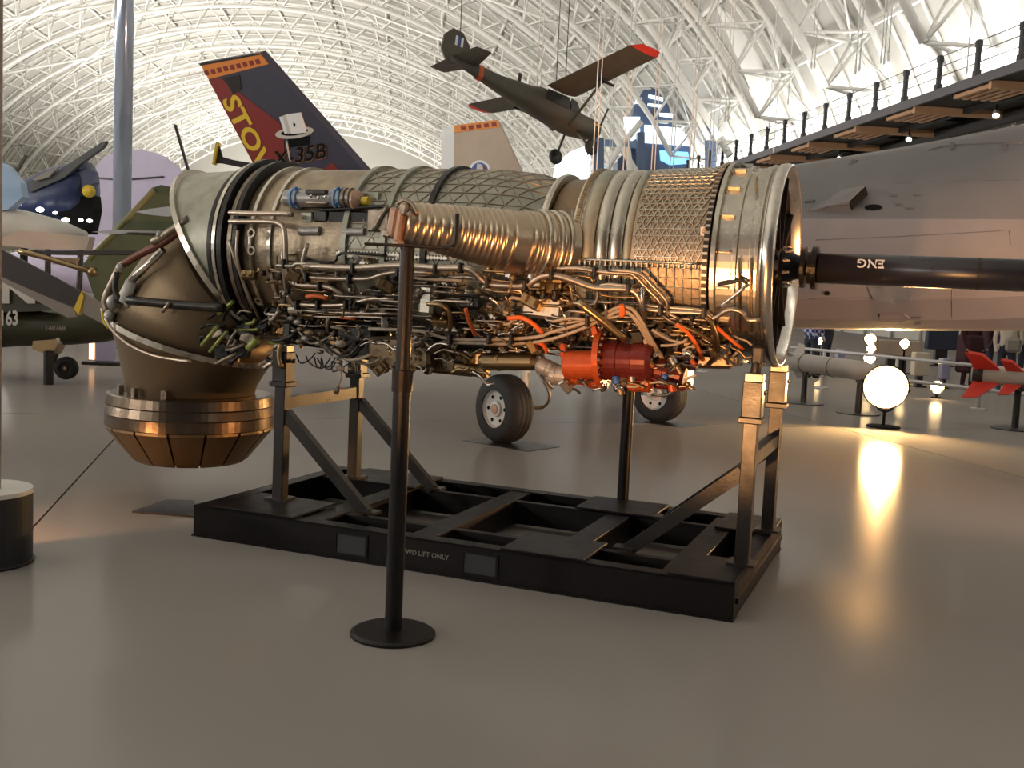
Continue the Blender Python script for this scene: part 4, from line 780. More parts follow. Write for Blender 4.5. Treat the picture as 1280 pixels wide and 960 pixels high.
sd_ = (b_ - a_).cross(up_).normalized(); sd_ = sd_ if sd_.dot(b_ - c_) > 0 else -sd_
m = MB(); m.prism([p + sd_ * .003 for p in (a_.lerp(b_, .25), b_, b_ + up_ * .075, a_.lerp(b_, .6) + up_ * .06)], sd_ * .006); m.build('scoop_shadow', M['jetd'], sc_)  # dark film paints the shadow along the lower edge of the scoop
jpatch(el(1092, 260, 11, 3.4, 18, -.03), 'dark_port', 'blackm'); jpatch(el(1012, 252, 7, 1.4, 12, -.1), 'dark_port', 'jetd')
for (x, y) in ((1117, 245), (1147, 244), (1124, 256), (1138, 261)): jpatch(el(x, y, 5, 1.2, 10), 'small_port', 'jetd', .008)
jpatch([(1066, 200), (1080, 190), (1083, 190), (1072, 201)], 'dark_port', 'jetd', .008)
jpatch(el(1034, 366.5, 3.6, 2.8, 14), 'drain_hole', 'blackm'); jpatch([(1086, 359), (1138, 359), (1138, 376), (1120, 379), (1092, 374)], 'access_door', 'doorg'); jpatch([(1100, 392), (1130, 392), (1138, 397), (1128, 402), (1100, 401)], 'access_door', 'doort')
for y in (396, 403): jpatch([(1143, y), (1151, y), (1151, y + 1.5), (1143, y + 1.5)], 'vent_slot', 'jetd')
for pts in ([(1020, 300), (1120, 296), (1262, 288)], [(1262, 288), (1264, 306)], [(1010, 374), (1085, 372)], [(1190, 362), (1190, 400)], [(1110, 230), (1180, 227), (1275, 225)]): jseam(pts, 'panel_seam', 'jetd', .004)
jseam([(1160, 188), (1180, 183), (1200, 181), (1240, 179), (1278, 179)], 'canopy_frame', 'jetd', .010)
for x in (1188, 1252): jpatch([(x, 180), (x + 6, 180), (x + 4, 187), (x + 1, 187)], 'canopy_latch', 'jetd', .02)
# landing gear
def wheel(name, par, R, W, lc, rimm, holes=6, ax=V((0, -1, 0))):
    m = MB(); pr = [(-.5, .55), (-.5, .80), (-.42, .93), (-.3, .985), (-.22, 1), (-.2, .975), (-.17, 1), (-.02, 1.005), (0, .98), (.02, 1.005), (.17, 1), (.2, .975), (.22, 1), (.3, .985), (.42, .93), (.5, .80), (.5, .55)]
    m.lathe([(W * a, R * r) for a, r in pr], lc, ax, 40, True); w = m.build(name, M['tire'], par)
    m = MB(); m.lathe([(W * a, R * r) for a, r in ((-.46, .0003), (-.46, .56), (.44, .57), (.46, .54), (.36, .50), (.33, .24), (.42, .22), (.44, .16), (.44, .0003))], lc, ax, 32); m.build('wheel_rim', rimm, w)
    x = ax.orthogonal().normalized(); y = ax.cross(x)
    for k in range(holes):
        a = 2 * pi * k / holes + .3; m = MB(); m.lathe([(W * .335, R * .055), (W * .36, R * .055), (W * .36, .0002)], V(lc) + x * (R * .38 * cos(a)) + y * (R * .38 * sin(a)), ax, 10); m.build('rim_hole', M['blackm'], w)
    m = MB(); m.lathe([(W * .40, R * .15), (W * .47, R * .14), (W * .48, .0002)], lc, ax, 16); m.build('hub_cap', M['peach'], w); return w
for s in (-1, 1):
    yw = 1.62 * s; wheel('main_wheel', JT, .372, .30, V((0, yw, .372)), M['rim'], 6, V((-.22, -1, 0)).normalized() if s < 0 else V((0, -1, 0)))
    m = MB(); m.tube([(0, yw - .0, .372), (0, yw - .28 * s, .40), (.05, yw - .30 * s, .9), (.1, yw - .45 * s, 1.6)], .06, 10, 0); m.build('gear_strut', M['ltg'], JT)
    m = MB(); m.tube([(.28, yw - .25 * s, .75), (.40, yw - .28 * s, .55), (.30, yw - .3 * s, .40), (.05, yw - .28 * s, .38)], .018, 6, 3); m.tube([(.06, yw - .3 * s, .9), (.42, yw - .3 * s, .62)], .02, 6, 0); m.build('torque_link', M['dull'], JT)
    m = MB(); m.box((.55, yw - .1 * s, 1.5), (.9, .03, .5), None, .01); m.build('gear_door', M['jet'], JT)
wheel('nose_wheel', JT, .26, .2, V((5.9, 0, .26)), M['rim'], 6); m = MB(); m.tube([(5.9, .14, .26), (5.9, .16, .6), (5.9, 0, .7), (5.9, 0, 1.7)], .05, 8, 0); m.build('nose_strut', M['ltg'], JT)
for k, (w, lab) in enumerate(((JO - JY * 1.62, 'flat dark sheet under the near wheel of the grey jet'), (JO + JY * 1.62, 'flat dark sheet under the far wheel of the grey jet'))):
    m = MB(); m.box((0, 0, .002), (.9, .55, .004)); o = m.build('dark_sheet', M['dark']); o.location = w + JN * .12; o.rotation_euler = (0, 0, JYAW); tag(o, lab, 'mat', 'dark floor sheets')  # thin dark sheet lying on the floor at each wheel
# ------------------------------------------------------------------ hanging spotter plane
PLN = thing('hanging_plane', 'olive high-wing propeller plane with red wing tips hanging from the vault', 'aircraft', (1.235, 44.11, 9.49))
PLN.rotation_mode = 'QUATERNION'; PLN.rotation_quaternion = Matrix(((.7977, -.5977, .0797), (.5785, .7959, .1787), (-.1703, -.0964, .9807))).to_quaternion()
def psec(x, w, zb, zt, n=14):
    r = []
    for k in range(n): a = 2 * pi * k / n; c_, s_ = cos(a), sin(a); e = lambda q: math.copysign(abs(q) ** .7, q); r.append(V((x, w * e(c_), (zb + zt) / 2 + (zt - zb) / 2 * e(s_))))
    return r
m = MB(); m.loft([psec(*s) for s in ((-5.2, .06, -.35, .0), (-4.4, .14, -.45, -.02), (-3, .28, -.75, -.12), (-1.4, .46, -1.05, -.05), (-.9, .5, -1.15, .05), (.4, .52, -1.35, .05), (1.0, .5, -1.38, -.35), (1.9, .44, -1.28, -.42), (2.3, .36, -1.12, -.5), (2.36, .15, -.95, -.6))], True); m.build('fuselage', M['olive'], PLN)
for s in (-1, 1):
    m = MB(); wing(m, [(.75, s * .45, .12), (-.85, s * .45, .06), (-.85, s * 5.2, .50), (.55, s * 5.2, .52)], .22); m.build('wing', M['olive'], PLN)
    m = MB(); wing(m, [(.55, s * 5.2, .52), (-.85, s * 5.2, .50), (-.6, s * 5.6, .53), (.3, s * 5.6, .54)], .12); m.build('wing_tip', M['redp'], PLN)
    m = MB(); wing(m, [(-4.0, s * .1, -.15), (-5.2, s * .1, -.15), (-5.1, s * 1.6, -.13), (-4.4, s * 1.6, -.13)], .08); m.build('tailplane', M['olive'], PLN)
    m = MB(); m.tube([(.45, s * .5, -1.2), (.3, s * 2.5, .16)], .055, 8, 0); m.tube([(.3, s * 2.5, .16), (.1, s * 2.6, .2)], .05, 6, 0); m.build('wing_strut', M['olived'], PLN)
    m = MB(); m.box((.3, s * 2.7, .05), (.9, .12, .1), None, .04); m.build('pylon', M['dark'], PLN)
    m = MB(); m.tube([(1.0, s * .4, -1.25), (1.2, s * 1.05, -2.0)], .05, 8, 0); m.build('gear_leg', M['olived'], PLN); wheel('wheel', PLN, .32, .2, V((1.25, s * 1.15, -2.0)), M['dark'], 0, V((0, s, 0)))
    m = MB(); m.prism([(.35, s * .51, -.55), (-.9, s * .505, -.5), (-.8, s * .5, -.08), (.3, s * .5, -.08)], (0, s * .03, 0)); m.prism([(.45, s * .5, -.55), (1.0, s * .47, -.5), (.75, s * .48, -.12), (.42, s * .49, -.08)], (0, s * .03, 0)); m.build('cabin_window', M['glassd'], PLN)
m = MB(); m.prism([(-4.2, -.04, -.1), (-4.45, -.04, .55), (-4.8, -.04, .92), (-5.25, -.04, .95), (-5.6, -.04, .6), (-5.65, -.04, .0), (-5.4, -.04, -.35), (-5.0, -.04, -.4)], (0, .08, 0)); PF = m.build('tail_fin', M['olive'], PLN)
for x, mm in ((-5.0, 'white'), (-4.87, 'emb'), (-4.74, 'white')): m = MB(); m.prism([(x, -.042, .35), (x - .1, -.042, .35), (x - .1, -.042, .72), (x, -.042, .72)], (0, -.01, 0)); m.build('fin_stripe', M[mm], PF)
m = MB(); m.loft([[p * 1 for p in psec(-3.95, .2, -.6, -.04)], psec(-3.75, .225, -.64, -.04)], True, False); m.build('tail_band', M['redor'], PLN)
m = MB(); m.prism([(1.75, -.46, -.66), (2.2, -.40, -.66), (2.2, -.40, -.74), (1.75, -.46, -.74)], (0, -.02, 0)); m.build('cowl_mark', M['finyel'], PLN)
m = MB(); m.lathe([(0, .12), (.1, .1), (.2, .0002)], (2.36, 0, -.78), (1, 0, 0), 12); m.build('spinner', M['dark'], PLN); m = MB(); m.box((2.42, 0, -.78), (.03, .12, 2.1), Matrix.Rotation(.5, 3, 'X'), .012); m.build('propeller', M['dark'], PLN)
m = MB(); m.box((-1.9, 0, .12), (.16, .04, .4), None, .015); m.build('antenna', M['dark'], PLN)
for (lx, ly, lz) in ((-4.9, 0, .9), (.2, -.3, .2), (.2, .3, .2)):
    p = PLN.rotation_quaternion @ V((lx, ly, lz)) + PLN.location; m = MB(); m.tube([(0, 0, 0), (0, 0, vault_z(p) - p.z)], .02, 5, 0); o = m.build('hanging_cable', M['wire']); o.location = p; tag(o, 'thin dark cable holding up the olive plane from the vault, ' + ('at the tail fin' if lx < 0 else 'at the right wing root' if ly < 0 else 'at the left wing root'), 'cable', 'dark cables of the olive plane')
# ------------------------------------------------------------------ olive helicopter tail at the left
D0 = 15.3
HT = thing('helicopter_tail', 'dark olive helicopter with the number 163 on its tail boom at the left edge', 'helicopter', on_floor(60, 482) * 1)
ho = HT.location
def hp(x, y, d=D0): return at(x, y, d)
def hb(mb, name, m, par=None): return mb.build(name, M[m], par or HT, ho)
rows = []
for (x, yt, yb, w) in ((-260, 345, 452, .75), (-60, 372, 440, .6), (20, 384, 433, .45), (90, 388, 431, .38), (130, 378, 428, .3), (165, 372, 420, .22), (190, 365, 400, .14)):
    a, b = hp(x, yt), hp(x, yb); c = (a + b) / 2; h = (a - b).length / 2; rows.append([c + V((0, 1, 0)) * (w * sin(2 * pi * k / 16)) + V((0, 0, 1)) * (h * cos(2 * pi * k / 16)) for k in range(16)])
m = MB(); m.loft(rows, True); hb(m, 'tail_boom', 'olived')
m = MB(); q = [hp(x, y, D0 + .05) for x, y in ((108, 330), (193, 236), (205, 232), (240, 240), (246, 262), (205, 330), (190, 400), (130, 395))]; m.prism([p + V((0, -.12, 0)) for p in q], (0, .24, 0)); hb(m, 'tail_pylon', 'oliveg')
m = MB(); m.tube([hp(112, 324, D0 - .05), hp(194, 237, D0 - .05)], .05, 8, 0); hb(m, 'pylon_edge', 'edgeg')
m = MB(); m.lathe([(0, .0002), (0, .16), (.35, .12), (.35, .0002)], hp(243, 240, D0 - .25), (0, -1, 0), 14); hb(m, 'rotor_hub', 'dark')
for k, (tip, rt, w0, mm) in enumerate((((219, 156), (242, 236), 4, 'bladeb'), ((273, 178), (268, 206), 8, 'finyel'))):
    m = MB(); a, b = hp(*rt, D0 - .4), hp(*tip, D0 - .4); m.beam(a, b, .03, .055 if k == 0 else .14, (0, 1, 0)); r_ = hb(m, 'tail_rotor_blade', mm)
m = MB(); m.prism([hp(x, y, D0 - .4) for x, y in ((268, 204), (274, 182), (278, 196), (292, 200), (322, 205), (330, 212), (300, 209), (276, 204))], (0, .04, 0)); hb(m, 'tail_rotor_blade', 'bladeb')
m = MB(); m.prism([hp(x, y, D0 - .3) for x, y in ((226, 218), (236, 226), (240, 238), (230, 236))], (0, .05, 0)); hb(m, 'red_flag_plate', 'redp')
for (pts, e, d, dd) in (([(-40, 288), (2, 312), (104, 366), (100, 388), (2, 346), (-40, 328)], [(104, 366), (108, 368), (104, 390), (98, 386)], 13.2, 0), ):
    m = MB(); m.prism([hp(x, y, d) for x, y in pts], (0, .06, 0)); mb_ = hb(m, 'main_rotor_blade', 'bladeb'); m = MB(); m.prism([hp(x, y, d - .02) for x, y in ((102, 364), (104, 372), (98, 394), (92, 386), (98, 372))], (0, .1, 0)); hb(m, 'blade_band', 'finyel', mb_)
    m = MB(); m.prism([hp(x, y, d - .0) for x, y in ((-40, 328), (2, 346), (92, 386), (96, 396), (84, 397), (2, 352), (-40, 336))], (0, .05, 0)); hb(m, 'blade_edge', 'greyb', mb_)
    m = MB(); m.prism([hp(x, y, d) for x, y in ((104, 366), (128, 380), (136, 392), (134, 408), (104, 392))], (0, .06, 0)); hb(m, 'blade_end', 'greyb', mb_); m = MB(); m.prism([hp(x, y, d - .02) for x, y in ((127, 380), (130, 386), (135, 404), (130, 402))], (0, .1, 0)); hb(m, 'blade_band', 'finyel', mb_)
m = MB(); m.prism([hp(x, y, 13.6) for x, y in ((22, 313), (60, 313), (166, 313), (168, 318), (70, 318), (24, 317))], (0, .35, 0)); mb_ = hb(m, 'main_rotor_blade', 'bladeb'); m = MB(); m.tube([hp(24, 314, 13.58), hp(60, 323, 13.58), (hp(118, 341, 13.58))], .035, 8, 3); m.ball(hp(116, 340, 13.55), .07, 8); hb(m, 'blade_lead_edge', 'brass', mb_)
m = MB(); m.prism([hp(x, y, 14.0) for x, y in ((60, 321), (98, 323), (93, 334), (66, 330))], (0, .05, 0)); hb(m, 'pale_panel', 'creamc')
BS = D0 - .47
tm = text_mesh('163', 1, lambda x, y, h: hp(11 + x * 16, 398.5 - y * 25, BS - h), .02, .03, 0, 1.0); hb(tm, 'lettering', 'ltg')
tm = text_mesh('148768', 1, lambda x, y, h: hp(69 + x * 8.6, 410.5 - y * 8.5, BS + .06 - h), .02, .01, 0, 1.0); hb(tm, 'lettering', 'greyb')
tm = text_mesh('N', 1, lambda x, y, h: hp(22 + x * 60, 364 - y * 44, BS - .03 - h), .02, .05, 0, 1.0); hb(tm, 'lettering', 'ltg')
m = MB(); m.prism([hp(x, y, BS + .0) for x, y in ((-20, 350), (60, 346), (66, 388), (-20, 392))], (0, .3, 0)); hb(m, 'boom_top', 'olived')
m = MB(); m.prism([hp(x, y, D0 - .3) for x, y in ((42, 419), (74, 418), (72, 430), (66, 443), (60, 444), (40, 436))], (0, .3, 0)); hb(m, 'wheel_bracket', 'brass'); m = MB(); m.prism([hp(x, y, D0 - .32) for x, y in ((43, 418), (75, 418), (73, 430), (70, 423), (44, 422))], (0, .3, 0)); hb(m, 'bracket_plate', 'ltg')
m = MB(); m.tube([hp(76, 424), hp(66, 454), hp(82, 461)], .05, 8, 0); hb(m, 'wheel_arm', 'olived'); wheel('tail_wheel', HT, .165, .14, hp(83, 460, D0 - .1) - ho, M['dark'], 0, V((.1, -1, 0)).normalized())
m = MB(); m.tube([hp(60.5, 440, 14.85), hp(60.5, 482, 14.85)], .05, 10, 0); m.lathe([(0, .0002), (0, .07), (.5, .07), (.5, .05)], hp(60.5, 482.5, 14.85), (0, 0, 1), 10); hb(m, 'support_jack', 'dark')
# ------------------------------------------------------------------ polished column, drum base, kiosk, aircraft far left
b = V((-.6 * 0 + (152 - 640) / FOC * 21.0, 21.0, 0)); q0 = at(152, 300, 21.0); q1 = at(155, 0, 21.0); base = V((q0.x, q0.y, 0))
CO = thing('polished_column', 'tall polished metal column with blue reflections rising at the left', 'column', base); m = MB(); m.lathe([(0, .0002), (0, .175), (16, .175), (16, .0002)], (0, 0, 0), (0, 0, 1), 40, True); m.build('shaft', M['chrome'], CO); m = MB(); m.lathe([(0, .18), (0, .3), (.06, .3), (.08, .18)], (0, 0, 0), (0, 0, 1), 32); m.build('base_ring', M['grey'], CO)
p = on_floor(-22, 702); DM = thing('pole_base', 'dark round drum with pale top carrying a slim pole at the left edge', 'post base', p)
m = MB(); m.lathe([(0, .0002), (0, .27), (.012, .275), (.02, .262), (.40, .262), (.40, .0002)], (0, 0, 0), (0, 0, 1), 48); m.build('drum', M['post'], DM); m = MB(); m.lathe([(.401, .0002), (.401, .268), (.425, .262), (.425, .0002)], (0, 0, 0), (0, 0, 1), 48); m.build('drum_top', M['ltg'], DM)
m = MB(); m.tube([(.080, -.0, .42), (.086, 0, 3.2)], .022, 12, 0); m.build('pole', M['greyb'], DM)
p = on_floor(128, 456); KI = thing('info_kiosk', 'small pale floor kiosk with glowing orange reflection under the helicopter tail', 'kiosk', p)
m = MB(); m.box((0, 0, .03), (.62, .3, .06), None, .01); m.build('base_plate', M['dark'], KI); m = MB(); m.box((.05, 0, .27), (.34, .08, .42), None, .01); m.build('panel', M['lav2'], KI); m = MB(); m.box((-.15, -.03, .27), (.03, .03, .36)); m.box((-.2, -.03, .27), (.03, .03, .36)); m.build('orange_reflection', M['strip'], KI)  # glowing bars paint the orange reflection of a lamp
# blue-lit white tail of a big aircraft
TB = thing('pale_aircraft_tail', 'big pale lavender rounded aircraft tail fin behind the polished column', 'aircraft', V(((175 - 640) / FOC * 34, 34, 0)))
tb = TB.location; m = MB(); q = [at(x, y, 34) for x, y in ((106, 340), (112, 290), (117, 240), (121, 210), (132, 197), (150, 189), (180, 187), (205, 195), (222, 208), (233, 224), (240, 250), (250, 345))]; m.prism([p + V((0, -.12, 0)) for p in q], (0, .24, 0)); m.build('tail_fin', M['lav'], TB, tb)
m = MB(); m.tube([at(119, 222, 33.86), at(150, 225, 33.86), at(205, 221, 33.86)], .03, 6, 0); m.build('rudder_seam', M['jetd'], TB, tb)
rows = []
for (x, r) in ((0, .4), (60, .6), (120, .75), (200, .9), (330, 1.1), (420, 1.2)):
    c = at(x, 362, 34.2); c.z = 1.55; rows.append([c + V((0, r * cos(2 * pi * k / 16), r * sin(2 * pi * k / 16))) for k in range(16)])
m = MB(); m.loft(rows, True); m.build('rear_fuselage', M['lav'], TB, tb); m = MB(); c = at(150, 362, 34.2); m.tube([(c.x, c.y, 0), (c.x, c.y, 1.0)], .2, 10, 0); m.build('tail_jack', M['dark'], TB, tb)
# grey-blue fighter on the far left
FB = thing('blue_fighter', 'navy blue propeller fighter with raised dark wing at the far left', 'aircraft', V(((80 - 640) / FOC * 27, 27, 0))); fb = FB.location
def F_(mb, name, m, par=None): return mb.build(name, M[m], par or FB, fb)
m = MB(); rows = []
for (x, y, r) in ((-40, 262, .35), (20, 258, .55), (62, 248, .75), (100, 240, .78), (112, 238, .7), (116, 238, .35)):
    c = at(x, y, 27); rows.append([c + V((0, r * cos(2 * pi * k / 18), r * sin(2 * pi * k / 18))) for k in range(18)])
m.loft(rows, True); F_(m, 'fuselage', 'navy'); m = MB(); m.lathe([(0, .16), (.15, .13), (.25, .0002)], at(111, 239, 26.3), (.5, -.85, 0), 12); F_(m, 'spinner', 'finyel')
m = MB(); m.prism([at(x, y, 26.2) for x, y in ((34, 229), (72, 214), (128, 177), (133, 176), (128, 184), (100, 205), (80, 222), (38, 240))], (0, .18, 0)); F_(m, 'raised_wing', 'wingd'); m = MB(); m.prism([at(x, y, 26.1) for x, y in ((40, 224), (62, 212), (74, 208), (60, 222), (44, 226))], (0, .05, 0)); F_(m, 'wing_highlight', 'greyb')  # pale patch is a highlight painted on the raised wing
m = MB(); m.prism([at(x, y, 26.4) for x, y in ((76, 218), (90, 212), (104, 211), (117, 214), (119, 228), (104, 236), (84, 236))], (0, .3, 0)); F_(m, 'engine_cowl', 'navy')
m = MB(); m.prism([at(x, y, 26.4) for x, y in ((60, 250), (116, 244), (118, 262), (112, 292), (86, 292), (80, 274), (64, 262))], (0, .5, 0)); F_(m, 'dark_belly', 'blackm')
for (x, y, r) in ((23, 254, .1), (50, 262, .1), (69, 266, .06), (82, 275, .1), (101, 275, .06), (112, 276, .07)): m = MB(); m.ball(at(x, y, 26.0), r * .75, 8, (1.4, .5, .8)); F_(m, 'service_lamp', 'spotw')
m = MB(); m.tube([at(102, 285, 26.3), at(96, 430, 26.3)], .08, 8, 0); m.lathe([(0, .2), (.1, .2), (.1, .02)], V((at(96, 430, 26.3).x, 26.3, 0)), (0, 0, 1), 12); F_(m, 'gear_leg', 'dark')
c = at(60, 300, 27); m = MB(); m.tube([(c.x, 27, 0), (c.x, 27, c.z + 1.0)], .08, 8, 0); F_(m, 'gear_leg', 'dark')
GF = thing('silver_aircraft', 'pale silver aircraft nose low at the left edge in front of the navy fighter', 'aircraft', V(((20 - 640) / FOC * 22, 22, 0))); gf = GF.location
def G_(mb, name, m, par=None): return mb.build(name, M[m], par or GF, gf)
m = MB(); rows = []
for (x, y, r) in ((-120, 275, .8), (-30, 282, .7), (40, 288, .5), (80, 291, .32), (108, 294, .1)):
    c = at(x, y, 22); rows.append([c + V((0, r * cos(2 * pi * k / 16), r * sin(2 * pi * k / 16) * .75)) for k in range(16)])
m.loft(rows, True); G_(m, 'fuselage', 'ltg'); m = MB(); m.prism([at(x, y, 21.6) for x, y in ((-40, 190), (5, 205), (25, 228), (28, 246), (10, 262), (-40, 268))], (0, .3, 0)); G_(m, 'engine_nacelle', 'lblue')
m = MB(); m.beam(at(21, 214, 21.4), at(33, 194, 21.4), .05, .05); G_(m, 'propeller_blade', 'dark'); m = MB(); m.prism([at(x, y, 21.5) for x, y in ((0, 286), (52, 290), (112, 296), (108, 312), (40, 311), (0, 306))], (0, .3, 0)); G_(m, 'lower_panel', 'tan')
c = at(30, 300, 22); m = MB(); m.tube([(c.x, 22, 0), (c.x, 22, c.z)], .08, 8, 0); G_(m, 'gear_leg', 'dark'); c = at(-90, 300, 22); m = MB(); m.tube([(c.x, 22, 0), (c.x, 22, c.z)], .08, 8, 0); G_(m, 'gear_leg', 'dark')
# ------------------------------------------------------------------ floor lamps, missiles, barrier, people at the right
def floodlight(p, h, aim, r, power, label, lens='lamp', light=True, group=None, angle=110, col=None):
    t = thing('floor_floodlight', label, 'lamp', (p[0], p[1], 0), 0, group); d = (V(aim) - V((p[0], p[1], h))).normalized()
    m = MB(); m.lathe([(0, .0002), (0, r * .8), (.02, r * .8), (.03, .02), (h - r * 1.1, .02)], (0, 0, 0), (0, 0, 1), 16); m.build('stand', M['blackm'], t)
    m = MB(); m.lathe([(-r * 1.2, .0002), (-r * 1.2, r * .5), (-r * .2, r), (r * .5, r * 1.1), (r * .5, r * 1.04), (0, r * .92)], (0, 0, h), d, 24); m.build('housing', M['blackm'], t)
    m = MB(); m.lathe([(r * .02, r * .92), (r * .1, r * .5), (r * .12, .0002)], (0, 0, h), d, 24, True); m.build('lens', M[lens], t)
    m = MB(); m.tube([V((0, 0, h)) + d.cross(V((0, 0, 1))).normalized() * r * 1.1, V((0, 0, h - r * 1.2)), V((0, 0, h)) - d.cross(V((0, 0, 1))).normalized() * r * 1.1], .015, 6, 4); m.build('yoke', M['blackm'], t)
    if light:
        l = lightobj('floodlight_beam', 'SPOT', V((p[0], p[1], h)) + d * (r * .3), V((p[0], p[1], h)) + d * 5, power, col or WARM, .08, None, angle, .6)
    return t
p = at(1108, 485, 14.5); floodlight(p, p.z, (1.0, 5.0, 2.4), .28, 720, 'big glaring floodlight on the floor under the grey fuselage, brightest of the lamps', angle=50)
for (x, y, d, r, lab) in ((1088, 424, 24, .13, 'upper of two small glowing lamps stacked left of the big floodlight'), (1089, 436, 23, .10, 'lower of two small glowing lamps stacked left of the big floodlight'), (1131, 430, 24, .11, 'small glowing lamp just right above the big floodlight'), (1025, 426, 28, .10, 'small white glowing lamp beside the person in a plaid shirt'), (1171, 490, 19.5, .12, 'small glowing floor lamp between the big floodlight and the red-finned missile'), (1087, 448, 21.5, .12, 'small glowing lamp behind the grey missile end')):
    p = at(x, y, d); floodlight(p, max(p.z, .2), (0, 0, 1.4), r, 0, lab, 'lamps', False)
def accent(p, aim, power, angle, col=WARM): lightobj('accent_beam', 'SPOT', p, aim, power, col, .08, angle=angle, blend=.6)   # floor lamps out of view, plus one beam added for the fuselage
accent((7.4, 4.2, .5), (2.2, 6.4, 1.9), 800, 44)
accent((7.0, 3.6, .9), (4.5, 8.5, 2.5), 3800, 62, (1, .62, .42))  # added beam that warms the lower side of the fuselage
accent((-1.15, 1.6, .38), (.75, 5.3, 2.05), 950, 42)
accent((2.2, 33, .5), (4.2, 43, 10), 3200, 34)
accent((-3.55, 5.75, .22), (-2.5, 7.6, -.1), 130, 50)
def missile(a, b, r, label, fins, red):
    t = thing('missile', label, 'missile', (a[0], a[1], 0)); o = V((a[0], a[1], 0)); A_, B_ = V(a) - o, V(b) - o; d = B_ - A_; L = d.length
    m = MB(); m.lathe([(0, .0002), (0, r * .75), (.05, r * .8), (.1, r), (L - .55, r), (L - .2, r * .6), (L, .0002)], A_, d, 24, True); m.build('body', M['stone'], t)
    m = MB(); m.lathe([(.02, r * .8), (.1, r * 1.02), (.16, r * 1.02)], A_, d, 24); m.build('tail_ring', M['dark'], t)
    for k in range(3): m = MB(); m.ring(A_ + d * (.25 + .2 * k), d, r, .012, 24, 6); m.build('body_band', M['dull'], t)
    dd = d.normalized(); s_ = dd.cross(V((0, 0, 1))).normalized(); u_ = s_.cross(dd)
    for (f0, sz, mm) in fins:
        for k in range(4):
            e = (s_ * cos(pi / 4 + k * pi / 2) + u_ * sin(pi / 4 + k * pi / 2)); p0 = A_ + dd * f0
            m = MB(); w = dd.cross(e) * .012; m.prism([p0 + e * r * .9 - w / 2, p0 + dd * sz + e * r * .9 - w / 2, p0 + dd * sz * .25 + e * (r + sz * .8) - w / 2, p0 - dd * sz * .35 + e * (r + sz * .9) - w / 2], w); m.build('fin', M[mm], t)
    return t
def mstand(p, ztop, label):
    t = thing('missile_stand', label, 'stand', (p[0], p[1], 0)); m = MB(); m.lathe([(0, .0002), (0, .33), (.015, .33), (.02, .05), (ztop, .045), (ztop, .0002)], (0, 0, 0), (0, 0, 1), 24); m.build('post', M['dark'], t); m = MB(); m.beam((0, -.13, ztop), (0, .13, ztop), .05, .04); m.tube([(0, -.15, ztop + .05), (0, 0, ztop), (0, .15, ztop + .05)], .025, 8, 3); m.build('cradle', M['dark'], t)
p1, p2, p3 = on_floor(1004, 504), on_floor(1072, 517), on_floor(1270, 537)
dm = (p2 - p1).normalized(); a = p1 - dm * 1.6; b = p2 + dm * .6
za = .66; missile((a.x, a.y, za), (b.x, b.y, za), .15, 'long grey missile on two thin stands left of the big floodlight', [(1.1, .3, 'stone')], 0)
mstand(p1, za - .17, 'thin dark T stand left under the long grey missile'); mstand(p2, za - .17, 'thin dark T stand right under the long grey missile, beside the floodlight')
a = at(1214, 468, 15.3); b = a + V((3.2, -1.6, 0)); f_ = (p3.x - a.x) / (b.x - a.x); missile(a, b, .135, 'grey missile with bright red tail fins at the right edge', [(.04, .36, 'redp'), (.46, .24, 'redp')], 1)
ps = a.lerp(b, f_); mstand((ps.x, ps.y), a.z - .16, 'dark stand under the red-finned missile at the right edge')
BR = thing('barrier', 'long low white barrier of two rails in front of the visitors', 'barrier', (7.4, 20.5, 0)); bo = BR.location
qa, qb = V((3.3, 24.8, 0)), V((10.6, 13.5, 0))
def bp(f, z): p = qa.lerp(qb, f); return V((p.x, p.y, z))
for z in (.73, .34): m = MB(); m.tube([bp(0, z), bp(1, z)], .03, 8, 0); m.build('rail', M['grey'], BR, bo)
for k in range(9): m = MB(); m.tube([bp(k / 8, 0), bp(k / 8, .76)], .03, 8, 0); m.lathe([(0, .0002), (0, .14), (.02, .14), (.03, .03)], bp(k / 8, 0), (0, 0, 1), 12); m.build('barrier_post', M['grey'], BR, bo)
